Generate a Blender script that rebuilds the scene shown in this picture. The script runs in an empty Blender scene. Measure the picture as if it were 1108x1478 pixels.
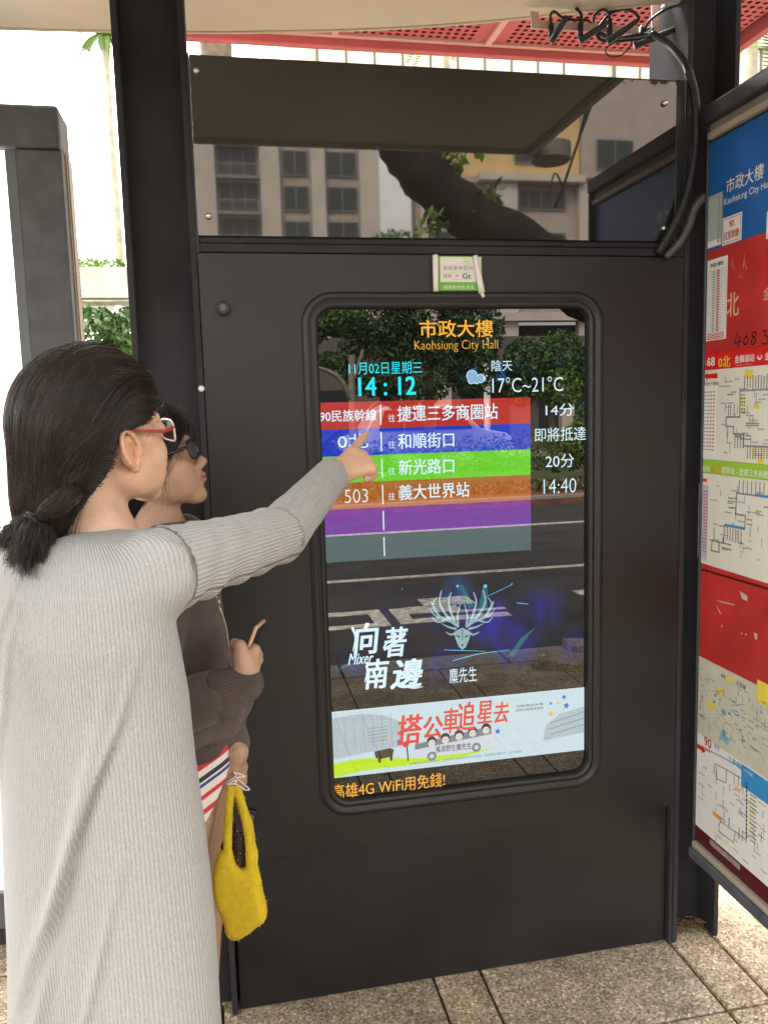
import bpy, math, random
import numpy as np
from mathutils import Vector, Matrix
import openvdb
random.seed(7)
rng = np.random.default_rng(7)
SC = bpy.context.scene
COL = SC.collection
PI = math.pi

# ------------------------------------------------------------------ camera, world, sun, exposure
CAM = np.array([-0.21863, -1.93072, 1.51317])
FPX, IW, IH = 1172.7, 1108.0, 1478.0
def cam_rot(yaw, pitch, roll):
    cy, sy = math.cos(yaw), math.sin(yaw); cp, sp = math.cos(pitch), math.sin(pitch); cr, sr = math.cos(roll), math.sin(roll)
    Rz = np.array([[cy, -sy, 0], [sy, cy, 0], [0, 0, 1]]); Rx = np.array([[1, 0, 0], [0, cp, -sp], [0, sp, cp]])
    Ry = np.array([[cr, 0, sr], [0, 1, 0], [-sr, 0, cr]])
    return Rz @ Rx @ Ry
CR = cam_rot(-.1917, -.1248, .0277)          # columns: right, forward, up
cd = bpy.data.cameras.new('camera'); cam = bpy.data.objects.new('camera', cd); COL.objects.link(cam); SC.camera = cam
cd.sensor_fit = 'VERTICAL'; cd.sensor_height = 34.6; cd.sensor_width = 34.6 * IW / IH; cd.lens = 34.6 * FPX / IH
cd.clip_start = .02; cd.clip_end = 600
m4 = Matrix(((CR[0, 0], CR[0, 2], -CR[0, 1], CAM[0]), (CR[1, 0], CR[1, 2], -CR[1, 1], CAM[1]), (CR[2, 0], CR[2, 2], -CR[2, 1], CAM[2]), (0, 0, 0, 1)))
cam.matrix_world = m4

EXPO = 2.9
SC.view_settings.view_transform = 'Standard'; SC.view_settings.look = 'None'; SC.view_settings.gamma = 1
SC.view_settings.use_curve_mapping = False; SC.view_settings.exposure = EXPO
W = bpy.data.worlds.new('World'); SC.world = W; W.use_nodes = True
nt = W.node_tree; bg = nt.nodes['Background']
sky = nt.nodes.new('ShaderNodeTexSky'); sky.sky_type = 'NISHITA'; sky.sun_disc = False
SUN_EL, SUN_AZ = math.radians(52), math.radians(336)      # azimuth clockwise from +y: beyond the shelter, to the left
sky.sun_elevation = SUN_EL; sky.sun_rotation = SUN_AZ; sky.dust_density = 4; sky.air_density = 1.2
hs = nt.nodes.new('ShaderNodeHueSaturation'); hs.inputs['Saturation'].default_value = .18; hs.inputs['Value'].default_value = 1.0
mxw = nt.nodes.new('ShaderNodeMixRGB'); mxw.blend_type = 'MULTIPLY'; mxw.inputs[0].default_value = 1; mxw.inputs[2].default_value = (1.0, .975, .93, 1)
nt.links.new(sky.outputs[0], hs.inputs['Color']); nt.links.new(hs.outputs[0], mxw.inputs[1]); nt.links.new(mxw.outputs[0], bg.inputs[0])
bg.inputs[1].default_value = .15
sl = bpy.data.lights.new('sun', 'SUN'); sl.energy = 1.0; sl.angle = math.radians(14); sl.color = (1, .95, .87)
so = bpy.data.objects.new('sun', sl); COL.objects.link(so)
sd = Vector((math.sin(SUN_AZ) * math.cos(SUN_EL), math.cos(SUN_AZ) * math.cos(SUN_EL), math.sin(SUN_EL)))
so.rotation_euler = sd.to_track_quat('Z', 'Y').to_euler(); so.location = (-4, -8, 12)
SC.cycles.max_bounces = 8; SC.cycles.diffuse_bounces = 4; SC.cycles.glossy_bounces = 4; SC.cycles.transparent_max_bounces = 8
SC.cycles.use_denoising = True; SC.cycles.sample_clamp_indirect = 6; SC.cycles.caustics_reflective = False; SC.cycles.caustics_refractive = False

# ------------------------------------------------------------------ measuring helpers (photo pixel -> point of the place)
def ray(u, v): return CR @ np.array([(u - IW / 2) / FPX, 1, -(v - IH / 2) / FPX])
def P(u, v, D): return CAM + ray(u, v) * D
def onY(u, v, y=0.): d = ray(u, v); return CAM + d * (y - CAM[1]) / d[1]
def onX(u, v, x): d = ray(u, v); return CAM + d * (x - CAM[0]) / d[0]

# ------------------------------------------------------------------ tagging
def tag(o, label=None, cat=None, group=None, kind=None):
    if label: o['label'] = label
    if cat: o['category'] = cat
    if group: o['group'] = group
    if kind: o['kind'] = kind
    return o
def thing(name, label, cat, loc=(0, 0, 0), group=None):
    o = bpy.data.objects.new(name, None); o.empty_display_size = .1; COL.objects.link(o); o.location = loc
    return tag(o, label, cat, group)
def link(name, data, mat=None, parent=None, loc=(0, 0, 0), rot=(0, 0, 0)):
    o = bpy.data.objects.new(name, data); COL.objects.link(o); o.location = loc; o.rotation_euler = rot
    if mat is not None and hasattr(data, 'materials') and not len(data.materials): data.materials.append(mat)
    if parent is not None:
        o.parent = parent
        if loc == (0, 0, 0):       # geometry given in world coordinates: keep it there
            p = parent; off = Vector((0, 0, 0))
            while p is not None: off += p.location; p = p.parent
            o.location = -off
    return o

# ------------------------------------------------------------------ mesh builder
PRINT = {'stop_names', 'table_print', 'red_print', 'fine_print', 'street_names', 'street_lines', 'highlight', 'orange_note', 'route_line', 'metro_line', 'road_lettering', 'bus_windows', 'passenger_features', 'stadium_lines', 'leaf_litter', 'stag_marking', 'stag_emblem', 'brush_flourish', 'wifi_symbol', 'outline', 'red_mark', 'map_yellow', 'map_blue', 'vent_slot'}      # printed or drawn marks too small to pick apart
class MB:
    def __init__(s): s.v = []; s.f = []; s.smooth = []
    def add(s, v, f, sm=False):
        n = len(s.v); s.v += [tuple(map(float, p)) for p in v]; s.f += [tuple(i + n for i in q) for q in f]; s.smooth += [sm] * len(f); return s
    def box(s, x0, x1, y0, y1, z0, z1):
        v = [(x0, y0, z0), (x1, y0, z0), (x1, y1, z0), (x0, y1, z0), (x0, y0, z1), (x1, y0, z1), (x1, y1, z1), (x0, y1, z1)]
        return s.add(v, [(0, 3, 2, 1), (4, 5, 6, 7), (0, 1, 5, 4), (1, 2, 6, 5), (2, 3, 7, 6), (3, 0, 4, 7)])
    def quad(s, a, b, c, d): return s.add([a, b, c, d], [(0, 1, 2, 3)])
    def poly(s, pts): return s.add(pts, [tuple(range(len(pts)))])
    def tube(s, pts, r, n=8, cap=True, sm=True):
        pts = [Vector(p) for p in pts]; m = len(pts); rs = r if hasattr(r, '__len__') else [r] * m
        up = Vector((0, 0, 1)); v = []; prev = None
        for i, p in enumerate(pts):
            t = (pts[min(i + 1, m - 1)] - pts[max(i - 1, 0)]).normalized()
            if prev is None: a = t.orthogonal().normalized()
            else: a = (prev - t * prev.dot(t)).normalized()
            prev = a; b = t.cross(a)
            for k in range(n):
                an = 2 * PI * k / n; v.append(p + (a * math.cos(an) + b * math.sin(an)) * rs[i])
        f = [(i * n + k, i * n + (k + 1) % n, (i + 1) * n + (k + 1) % n, (i + 1) * n + k) for i in range(m - 1) for k in range(n)]
        if cap: f += [tuple(range(n - 1, -1, -1)), tuple((m - 1) * n + k for k in range(n))]
        return s.add(v, f, sm)
    def prism(s, pts, z0, z1):
        n = len(pts); v = [(p[0], p[1], z0) for p in pts] + [(p[0], p[1], z1) for p in pts]
        return s.add(v, [tuple(range(n - 1, -1, -1)), tuple(range(n, 2 * n))] + [(i, (i + 1) % n, (i + 1) % n + n, i + n) for i in range(n)])
    def data(s, name):
        me = bpy.data.meshes.new(name); me.from_pydata(s.v, [], s.f); me.update()
        me.polygons.foreach_set('use_smooth', s.smooth); return me
    def build(s, name, mat=None, parent=None, bevel=0, loc=(0, 0, 0), rot=(0, 0, 0)):
        o = link(name, s.data(name), mat, parent, loc, rot)
        if name in PRINT: o['kind'] = 'stuff'
        if bevel:
            b = o.modifiers.new('bevel', 'BEVEL'); b.width = bevel; b.segments = 2; b.limit_method = 'ANGLE'; b.angle_limit = .6
        return o
def build_each(b, name, mt, parent):
    for q in b.f: MB().poly([b.v[i] for i in q]).build(name, mt, parent)
def smooth_path(pts, n=6):
    pts = [np.array(p, float) for p in pts]; q = [pts[0] * 2 - pts[1]] + pts + [pts[-1] * 2 - pts[-2]]; out = []
    for i in range(1, len(q) - 2):
        for k in range(n):
            t = k / n; a, b, c, d = q[i - 1], q[i], q[i + 1], q[i + 2]
            out.append(.5 * ((2 * b) + (c - a) * t + (2 * a - 5 * b + 4 * c - d) * t * t + (3 * b - a - 3 * c + d) * t ** 3))
    return out + [pts[-1]]

# ------------------------------------------------------------------ materials
def lin(c): return tuple(((x / 255) / 12.92 if x / 255 <= .04045 else ((x / 255 + .055) / 1.055) ** 2.4) for x in c)
def mat(name, color, rough=.6, metal=0., spec=.5, ior=1.5, noise=0., nscale=8., bump=0., bscale=60., dark=.6, emit=None, estr=1., coat=0., sub=0., sheen=0., rough_noise=0., detail=4.):
    m = bpy.data.materials.new(name); m.use_nodes = True; t = m.node_tree; b = t.nodes['Principled BSDF']
    b.inputs['Base Color'].default_value = (*color, 1); b.inputs['Roughness'].default_value = rough; b.inputs['Metallic'].default_value = metal
    b.inputs['IOR'].default_value = ior; b.inputs['Specular IOR Level'].default_value = spec
    if coat: b.inputs['Coat Weight'].default_value = coat; b.inputs['Coat Roughness'].default_value = .05
    if sheen: b.inputs['Sheen Weight'].default_value = sheen; b.inputs['Sheen Roughness'].default_value = .5
    if sub:
        b.inputs['Subsurface Weight'].default_value = sub; b.inputs['Subsurface Radius'].default_value = (.012, .004, .002); b.inputs['Subsurface Scale'].default_value = 1.
    if emit: b.inputs['Emission Color'].default_value = (*emit, 1); b.inputs['Emission Strength'].default_value = estr
    tc = t.nodes.new('ShaderNodeTexCoord')
    if noise or rough_noise:
        n = t.nodes.new('ShaderNodeTexNoise'); n.inputs['Scale'].default_value = nscale; n.inputs['Detail'].default_value = detail; t.links.new(tc.outputs['Object'], n.inputs['Vector'])
        if noise:
            r = t.nodes.new('ShaderNodeMixRGB'); r.inputs[1].default_value = (*[c * (1 - noise * dark) for c in color], 1); r.inputs[2].default_value = (*[min(1, c * (1 + noise)) for c in color], 1)
            mr = t.nodes.new('ShaderNodeMapRange'); mr.inputs[1].default_value = .3; mr.inputs[2].default_value = .7
            t.links.new(n.outputs['Fac'], mr.inputs[0]); t.links.new(mr.outputs[0], r.inputs[0]); t.links.new(r.outputs[0], b.inputs['Base Color'])
        if rough_noise:
            mr = t.nodes.new('ShaderNodeMapRange'); mr.inputs[1].default_value = .3; mr.inputs[2].default_value = .7; mr.inputs[3].default_value = rough - rough_noise; mr.inputs[4].default_value = rough + rough_noise
            t.links.new(n.outputs['Fac'], mr.inputs[0]); t.links.new(mr.outputs[0], b.inputs['Roughness'])
    if bump:
        n = t.nodes.new('ShaderNodeTexNoise'); n.inputs['Scale'].default_value = bscale; n.inputs['Detail'].default_value = 3; t.links.new(tc.outputs['Object'], n.inputs['Vector'])
        bu = t.nodes.new('ShaderNodeBump'); bu.inputs['Strength'].default_value = bump; bu.inputs['Distance'].default_value = .002
        t.links.new(n.outputs['Fac'], bu.inputs['Height']); t.links.new(bu.outputs[0], b.inputs['Normal'])
    return m
GLASS_IOR = 1.8
def screen_mat(name, rgb, k=1.):
    c = lin(rgb); s = k / 2 ** EXPO
    m = mat(name, (.004, .004, .004), rough=0.0, ior=GLASS_IOR, emit=tuple(x * s for x in c), estr=1.)
    return m

# ------------------------------------------------------------------ text, fitted into measured boxes on a plane
TXT = []
def add_text(name, body, frame, x0, x1, z0, z1, mt, parent, bold=0., shear=0.):
    """frame(x,z)->world; x1 None keeps the natural width"""
    cu = bpy.data.curves.new(name, 'FONT'); cu.body = body; cu.offset = min(bold, 0.); cu.shear = shear; cu.resolution_u = 3
    o = bpy.data.objects.new('tmp_text', cu); COL.objects.link(o); TXT.append((o, name, frame, x0, x1, z0, z1, mt, parent, bold))
def flush_text():
    bpy.context.view_layer.update(); dg = bpy.context.evaluated_depsgraph_get(); ms = []
    for o, name, frame, x0, x1, z0, z1, mt, parent, bold in TXT:
        me = bpy.data.meshes.new_from_object(o.evaluated_get(dg)); ms.append(me)
        n = len(me.vertices); co = np.empty(n * 3); me.vertices.foreach_get('co', co); co = co.reshape(-1, 3)
        lo, hi = co.min(0), co.max(0); sz = (z1 - z0) / (hi[1] - lo[1])
        sx = sz * .97 if x1 is None else (x1 - x0) / (hi[0] - lo[0])
        X = x0 + (co[:, 0] - lo[0]) * sx; Z = z0 + (co[:, 1] - lo[1]) * sz
        if bold > 0:                                    # heavier strokes: the glyph laid down again a hair to each side
            e = len(me.polygons); fv = [tuple(q.vertices) for q in me.polygons]; d = bold * .55 * sx; ss = ((0, 0), (d, d * .6), (-d, -d * .6), (d, -d * .6), (-d, d * .6)) if bold > .015 else ((0, 0), (d, 0), (-d, 0))
            W_ = []
            for j, (ax, az) in enumerate(ss):
                w = frame(X + ax, Z + az); W_.append(w + (w - frame(X + ax, Z + az)))
            nrm = np.array(frame(np.array([0., 1., 0.]), np.array([0., 0., 1.]))); nn = np.cross(nrm[1] - nrm[0], nrm[2] - nrm[0])
            me2 = bpy.data.meshes.new(name); me2.from_pydata(np.concatenate([w + nn * 2e-5 * j for j, w in enumerate(W_)]).tolist(), [], [tuple(i + n * j for i in q) for j in range(len(ss)) for q in fv]); me2.update()
            me2.materials.append(mt); link(name, me2, mt, parent); continue
        w = frame(X, Z); me.vertices.foreach_set('co', w.astype(np.float32).ravel()); me.update()
        me.materials.clear(); me.materials.append(mt); link(name, me, mt, parent)
    for r in TXT:
        cu = r[0].data; bpy.data.objects.remove(r[0]); bpy.data.curves.remove(cu)
    TXT.clear()
def frY(y): return lambda X, Z: np.stack([X, np.full_like(X, y), Z], 1)
def frX(x): return lambda X, Z: np.stack([np.full_like(X, x), -X, Z], 1)      # X runs towards -y (reading direction seen from the left)

# ------------------------------------------------------------------ implicit surfaces
class Field:
    """solid described by a list of shapes, meshed tile by tile on one lattice"""
    def __init__(s, lo, hi, h):
        s.lo = np.array(lo, np.float32); s.h = h; s.n = np.ceil((np.array(hi) - s.lo) / h).astype(int) + 1; s.ops = []
    def op(s, fn, lo, hi, k=.01, mode='u'): s.ops.append((fn, np.array(lo, float), np.array(hi, float), k, mode))
    def cap(s, a, b, r1, r2=None, k=.01, mode='u'):
        r2 = r1 if r2 is None else r2; a = np.array(a, np.float32); b = np.array(b, np.float32); ba = b - a; l = float(ba @ ba) + 1e-12
        def fn(p):
            t = np.clip(((p - a) @ ba) / l, 0, 1); return np.linalg.norm(p - a - t[..., None] * ba, axis=-1) - (r1 + (r2 - r1) * t)
        m = max(r1, r2) + k + 4 * s.h; s.op(fn, np.minimum(a, b) - m, np.maximum(a, b) + m, k, mode)
    def ell(s, c, r, R=None, k=.01, mode='u'):
        c = np.array(c, np.float32); r = np.array(r, np.float32); R = np.eye(3) if R is None else R; R = R.astype(np.float32)
        def fn(p):
            q = (p - c) @ R; k0 = np.linalg.norm(q / r, axis=-1); k1 = np.linalg.norm(q / (r * r), axis=-1) + 1e-9; return k0 * (k0 - 1) / k1
        m = max(r) + k + 4 * s.h; s.op(fn, c - m, c + m, k, mode)
    def mesh(s, name):
        g = openvdb.FloatGrid(.05); T = 32; lo = s.lo.astype(np.float32)
        for i in range(0, s.n[0], T):
            for j in range(0, s.n[1], T):
                for l in range(0, s.n[2], T):
                    i1, j1, l1 = min(i + T, s.n[0]), min(j + T, s.n[1]), min(l + T, s.n[2]); a = lo + np.array((i, j, l)) * s.h; b = lo + np.array((i1, j1, l1)) * s.h
                    ops = [o for o in s.ops if (o[1] < b).all() and (o[2] > a).all()]
                    if not any(o[4] == 'u' for o in ops): continue
                    q = np.stack(np.meshgrid(*[np.arange(u, v, dtype=np.float32) * s.h + lo[m] for m, (u, v) in enumerate(((i, i1), (j, j1), (l, l1)))], indexing='ij'), -1)
                    d = np.full(q.shape[:3], .05, np.float32)
                    for fn, _, _, k, mode in ops:
                        e = fn(q).astype(np.float32)
                        if mode == 'u': w = np.maximum(k - np.abs(d - e), 0) / k; d = np.minimum(d, e) - w * w * k * .25
                        elif mode == 's': e = -e; w = np.maximum(k - np.abs(d - e), 0) / k; d = np.maximum(d, e) + w * w * k * .25
                        else: d = np.maximum(d, e)
                    g.copyFromArray(np.ascontiguousarray(np.clip(d, -.05, .05)), ijk=(i, j, l))
        pts, quads = g.convertToQuads(isovalue=0.0); return pts * s.h + lo, quads[:, ::-1]
def mesh_from(name, pts, quads, sm=True):
    me = bpy.data.meshes.new(name); n = len(pts); me.vertices.add(n); me.vertices.foreach_set('co', pts.astype(np.float32).ravel())
    q = len(quads); me.loops.add(q * 4); me.loops.foreach_set('vertex_index', quads.astype(np.int32).ravel())
    me.polygons.add(q); me.polygons.foreach_set('loop_start', np.arange(0, q * 4, 4, dtype=np.int32)); me.polygons.foreach_set('loop_total', np.full(q, 4, np.int32))
    me.polygons.foreach_set('use_smooth', np.full(q, sm)); me.update(); me.validate(); return me
def relax(pts, quads, it=2, w=.5):
    a = quads.ravel(); b = np.roll(quads, -1, 1).ravel(); n = len(pts); i = np.concatenate([a, b]); j = np.concatenate([b, a]); cnt = np.maximum(np.bincount(i, minlength=n), 1)
    for _ in range(it):
        acc = np.stack([np.bincount(i, weights=pts[j, k], minlength=n) for k in range(3)], 1); pts = pts * (1 - w) + w * acc / cnt[:, None]
    return pts
def add_attr(me, name, val): a = me.attributes.new(name, 'FLOAT', 'POINT'); a.data.foreach_set('value', np.asarray(val, np.float32))
def add_corner_attr(me, name, val): a = me.attributes.new(name, 'FLOAT', 'CORNER'); a.data.foreach_set('value', np.asarray(val, np.float32).ravel())
def hair_obj(name, strands, radius, mt, parent, tip=.3):
    cv = bpy.data.hair_curves.new(name); cv.add_curves([len(x) for x in strands]); pos = np.concatenate(strands).astype(np.float32)
    cv.attributes['position'].data.foreach_set('vector', pos.ravel()) if 'position' in cv.attributes else cv.points.foreach_set('position', pos.ravel())
    rad = np.concatenate([np.linspace(1, tip, len(x)) * (radius if not hasattr(radius, '__len__') else radius[i]) for i, x in enumerate(strands)]).astype(np.float32)
    ra = cv.attributes.get('radius') or cv.attributes.new('radius', 'FLOAT', 'POINT'); ra.data.foreach_set('value', rad)
    return link(name, cv, mt, parent)

# ================================================================== MATERIALS
M_dark = mat('powder_coated_steel', (.0112, .0108, .0110), rough=.46, noise=.22, nscale=3.2, rough_noise=.10, bump=.12, bscale=900)
M_post = mat('painted_post_steel', (.036, .034, .038), rough=.72, spec=.08, noise=.3, nscale=6, bump=.15, bscale=500)
M_post2 = mat('lightbox_grey_steel', (.088, .094, .106), rough=.55, noise=.3, nscale=14, bump=.15, bscale=400)
M_rubber = mat('black_rubber', (.012, .011, .011), rough=.45, bump=.1, bscale=300)
M_tint = mat('tinted_glass', (.016, .0145, .012), rough=.022, ior=1.78, noise=.45, nscale=4)
M_screen = mat('display_glass', (.004, .004, .004), rough=.0, ior=GLASS_IOR)
M_metal = mat('bright_steel', (.6, .6, .6), rough=.3, metal=1)
M_cream = mat('cream_canopy_paint', (.52, .47, .375), rough=.45, noise=.12, nscale=1.2, bump=.05, bscale=20)
M_red = mat('pinkish_red_paint', (.44, .095, .105), rough=.55, noise=.15, nscale=3)
M_seam = mat('roof_seam', (.62, .36, .33), rough=.5)
M_void = mat('dark_roof_void', (.01, .008, .008), rough=.9)
M_white = mat('white_paint', (.78, .76, .72), rough=.4, noise=.05, nscale=3)
M_joint = mat('joint_dirt', (.05, .042, .034), rough=.95, noise=.4, nscale=30)

def aggregate(name, base, seed):
    m = bpy.data.materials.new(name); m.use_nodes = True; t = m.node_tree; b = t.nodes['Principled BSDF']; N = t.nodes.new; L = t.links.new
    tc = N('ShaderNodeTexCoord'); mp = N('ShaderNodeMapping'); mp.inputs['Location'].default_value = (seed, seed * 2.3, 0); L(tc.outputs['Object'], mp.inputs[0])
    v = N('ShaderNodeTexVoronoi'); v.inputs['Scale'].default_value = 175; L(mp.outputs[0], v.inputs['Vector'])
    cr = N('ShaderNodeValToRGB'); e = cr.color_ramp.elements; e[0].position = 0; e[0].color = (.035, .03, .027, 1); e[1].position = 1; e[1].color = (.75, .7, .6, 1)
    for p, c in ((.2, (.10, .085, .065, 1)), (.42, (.26, .21, .155, 1)), (.7, (.36, .30, .23, 1)), (.9, (.45, .40, .34, 1))):
        x = e.new(p); x.color = c
    sp = N('ShaderNodeSeparateColor'); L(v.outputs['Color'], sp.inputs[0]); L(sp.outputs[0], cr.inputs[0])
    n = N('ShaderNodeTexNoise'); n.inputs['Scale'].default_value = 5; n.inputs['Detail'].default_value = 6; n.inputs['Roughness'].default_value = .65; L(mp.outputs[0], n.inputs['Vector'])
    n2 = N('ShaderNodeValToRGB'); n2.color_ramp.elements[0].position = .3; n2.color_ramp.elements[0].color = (.72, .65, .55, 1); n2.color_ramp.elements[1].position = .68; n2.color_ramp.elements[1].color = (1.68, 1.56, 1.36, 1); L(n.outputs['Fac'], n2.inputs[0])
    mx = N('ShaderNodeMixRGB'); mx.inputs[0].default_value = .36; mx.inputs[2].default_value = (*base, 1); L(cr.outputs[0], mx.inputs[1])
    mu = N('ShaderNodeMixRGB'); mu.blend_type = 'MULTIPLY'; mu.inputs[0].default_value = 1; L(mx.outputs[0], mu.inputs[1]); L(n2.outputs[0], mu.inputs[2]); L(mu.outputs[0], b.inputs['Base Color'])
    b.inputs['Roughness'].default_value = .75
    bu = N('ShaderNodeBump'); bu.inputs['Strength'].default_value = .5; bu.inputs['Distance'].default_value = .0015; L(v.outputs['Distance'], bu.inputs['Height']); bu.invert = True; L(bu.outputs[0], b.inputs['Normal'])
    return m
M_slab = [aggregate('exposed_aggregate_%s' % n, c, s) for n, c, s in (('tan', (.30, .235, .165), 1.), ('brown', (.25, .19, .135), 7.), ('grey', (.29, .24, .19), 13.))]

# ================================================================== GROUND AND PAVING
g = MB().quad((-120, -120, -.17), (120, -120, -.17), (120, 120, -.17), (-120, 120, -.17)).build('ground', mat('far_ground', (.16, .15, .13), rough=.9, noise=.3, nscale=.5)); tag(g, kind='structure')
pv = MB().box(-14, 14, -2.75, 9, -.165, -.012).build('pavement', M_joint); tag(pv, kind='structure')
slab_cache = {}
def slab(x0, x1, y0, y1, k):
    w, d = round(x1 - x0, 3), round(y1 - y0, 3); key = (w, d, k % 3)
    if key not in slab_cache:
        b = MB(); c = .004; b.v = []
        b.add([(0, 0, -.03), (w, 0, -.03), (w, d, -.03), (0, d, -.03), (0, 0, -c), (w, 0, -c), (w, d, -c), (0, d, -c), (c, c, 0), (w - c, c, 0), (w - c, d - c, 0), (c, d - c, 0)],
              [(0, 1, 5, 4), (1, 2, 6, 5), (2, 3, 7, 6), (3, 0, 4, 7), (4, 5, 9, 8), (5, 6, 10, 9), (6, 7, 11, 10), (7, 4, 8, 11), (8, 9, 10, 11)])
        me = b.data('paving_slab'); me.materials.append(M_slab[k % 3]); slab_cache[key] = me
    o = link('paving_slab', slab_cache[key], None, pv, loc=(x0, y0, rng.uniform(-.0015, .0015)), rot=(rng.uniform(-.001, .001), rng.uniform(-.001, .001), 0))
GAP = .007; xs = [-3.72]
while xs[-1] < 7.5: xs += [round(xs[-1] + .555, 4), round(xs[-1] + .685, 4)]
xs = [x + (.39 - min(xs, key=lambda q: abs(q - .39))) for x in xs]
ys = [-2.5, -1.94, -1.38, -.82, -.26, .30, .86, 1.42, 1.98, 2.54, 3.1]
# keep the wide bay between .390 and .945 (wide bays start at odd positions)
i0 = min(range(len(xs)), key=lambda i: abs(xs[i] - .39)); flip = abs((xs[i0 + 1] - xs[i0]) - .555) > .01
if flip: xs = [x + .13 for x in xs]
n_sl = 0
for i in range(len(xs) - 1):
    if xs[i] < -2.3 or xs[i] > 4.6: continue
    for j in range(len(ys) - 1):
        if n_sl > 285: break
        slab(xs[i] + GAP / 2, xs[i + 1] - GAP / 2, ys[j] + GAP / 2, ys[j + 1] - GAP / 2, int(rng.integers(0, 3))); n_sl += 1
kb = mat('kerb_granite', (.30, .275, .24), rough=.8, noise=.35, nscale=20, bump=.3, bscale=60)
for k in range(12):
    o = MB().box(0, .985, -2.75 + .0, -2.515, -.15, .004).build('kerb_stone', kb, pv, bevel=.012, loc=(-3.6 + k * 1.0, 0, 0)); 
# the carriageway behind the photographer (seen in the display's reflection)
asph = mat('asphalt', (.052, .048, .046), rough=.85, noise=.35, nscale=2.5, bump=.6, bscale=250)
rd = MB().box(-60, 60, -10.75, -2.755, -.168, -.13).build('road', asph); tag(rd, kind='structure')
mk = mat('road_marking_paint', (.62, .57, .47), rough=.7, noise=.5, nscale=18, dark=.9)
for nm, y0, y1 in (('lane_line', -5.79, -5.69), ('lane_line', -8.74, -8.61)):
    MB().box(-40, 40, y0, y1, -.13, -.125).build(nm, mk, rd)
for a in (2.75, 4.9): MB().box(a, a + 1.4, -4.68, -4.5, -.13, -.125).build('lane_dash', mk, rd)
b = MB()                                                      # painted letters, blocky strokes laid on the asphalt
def stroke(x0, x1, y0, y1): b.box(x0, x1, y0, y1, -.13, -.125)
for x in (-1.15,): stroke(x, x + .1, -4.65, -4.0); stroke(x, x + .5, -4.65, -4.52); stroke(x, x + .5, -4.12, -4.0); stroke(x + .42, x + .54, -4.65, -4.0)
stroke(.30, .42, -4.52, -4.0); stroke(.42, .86, -4.10, -4.0); stroke(.42, .86, -4.52, -4.40); stroke(.86, .97, -4.52, -4.0)
stroke(1.05, 1.95, -4.14, -4.02); stroke(1.05, 1.17, -4.5, -4.14); stroke(1.17, 1.62, -4.52, -4.30); stroke(1.36, 1.80, -4.78, -4.5); stroke(1.5, 1.98, -4.30, -4.24)
stroke(-.55, .1, -4.14, -4.02); stroke(-.3, -.18, -4.6, -4.14)
b.build('road_lettering', mk, rd)
ms = MB().box(-60, 60, -12.5, -10.75, -.168, -.03).build('brick_verge', mat('brick_red_paving', (.20, .085, .055), rough=.8, noise=.4, nscale=6, bump=.3)); tag(ms, kind='structure')
MB().box(-60, 60, -10.98, -10.752, -.168, .015).build('kerb_line', kb, ms)
grass = mat('grass_soil', (.085, .10, .035), rough=.95, noise=.6, nscale=3, bump=.8, bscale=40)
gr = MB().box(-60, 60, -17, -12.505, -.168, -.01).build('grass_median', grass); tag(gr, kind='structure')
r2 = MB().box(-60, 60, -23, -17.005, -.168, -.12).build('far_road', asph); tag(r2, kind='structure')
p2 = MB().box(-60, 60, -28, -23.005, -.168, .0).build('far_pavement', mat('far_paving', (.3, .27, .23), rough=.8, noise=.2, nscale=4)); tag(p2, kind='structure')

# ================================================================== THE KIOSK
SX0, SX1, SZ0, SZ1, SR = 0.0, .700, .527, 1.763, .048
KX0, KX1, KZ1 = -.254, .945, 1.875
kiosk = thing('information_kiosk', 'tall black bus information kiosk with a lit display behind the two women', 'kiosk', (.345, .1, 0))
def rrect(x0, x1, z0, z1, r, n=9):
    out = []
    for cx, cz, a0 in ((x1 - r, z1 - r, 0), (x0 + r, z1 - r, 90), (x0 + r, z0 + r, 180), (x1 - r, z0 + r, 270)):
        for k in range(n): a = math.radians(a0 + 90 * k / (n - 1)); out.append((cx + r * math.cos(a), cz + r * math.sin(a)))
    return out
def plate_with_hole(x0, x1, z0, z1, inner, yf, yb):
    b = MB(); n = 9; corners = [(x1, z1), (x0, z1), (x0, z0), (x1, z0)]
    v = [(x, yf, z) for x, z in inner] + [(x, yf, z) for x, z in corners] + [(x, yb, z) for x, z in inner] + [(x, yb, z) for x, z in corners]
    K = len(inner); O = K; B = K + 4; f = []
    for c in range(4):
        for k in range(n - 1): f.append((c * n + k, O + c, c * n + k + 1))
        a = c * n + n - 1; d = ((c + 1) % 4) * n; f.append((a, O + c, O + (c + 1) % 4, d))
    for k in range(K): f.append((k, (k + 1) % K, B + (k + 1) % K, B + k))
    for c in range(4): f.append((O + c, B + K + c, B + K + (c + 1) % 4, O + (c + 1) % 4))
    return b.add(v, f)
hole = rrect(SX0 - .012, SX1 + .012, SZ0 - .012, SZ1 + .012, SR + .012)
plate_with_hole(KX0, KX1, .412, KZ1, hole, 0, .05).build('front_panel', M_dark, kiosk)
MB().box(KX0 + .004, KX1 - .012, .016, .05, .002, .4045).build('kick_panel', M_dark, kiosk, bevel=.002)
MB().box(KX0, KX1, .052, .2, .002, KZ1).build('cabinet_body', M_dark, kiosk)
MB().box(KX1 - .009, KX1, .0, .05, .0, .4105).build('corner_flange', M_post, kiosk)
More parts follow.
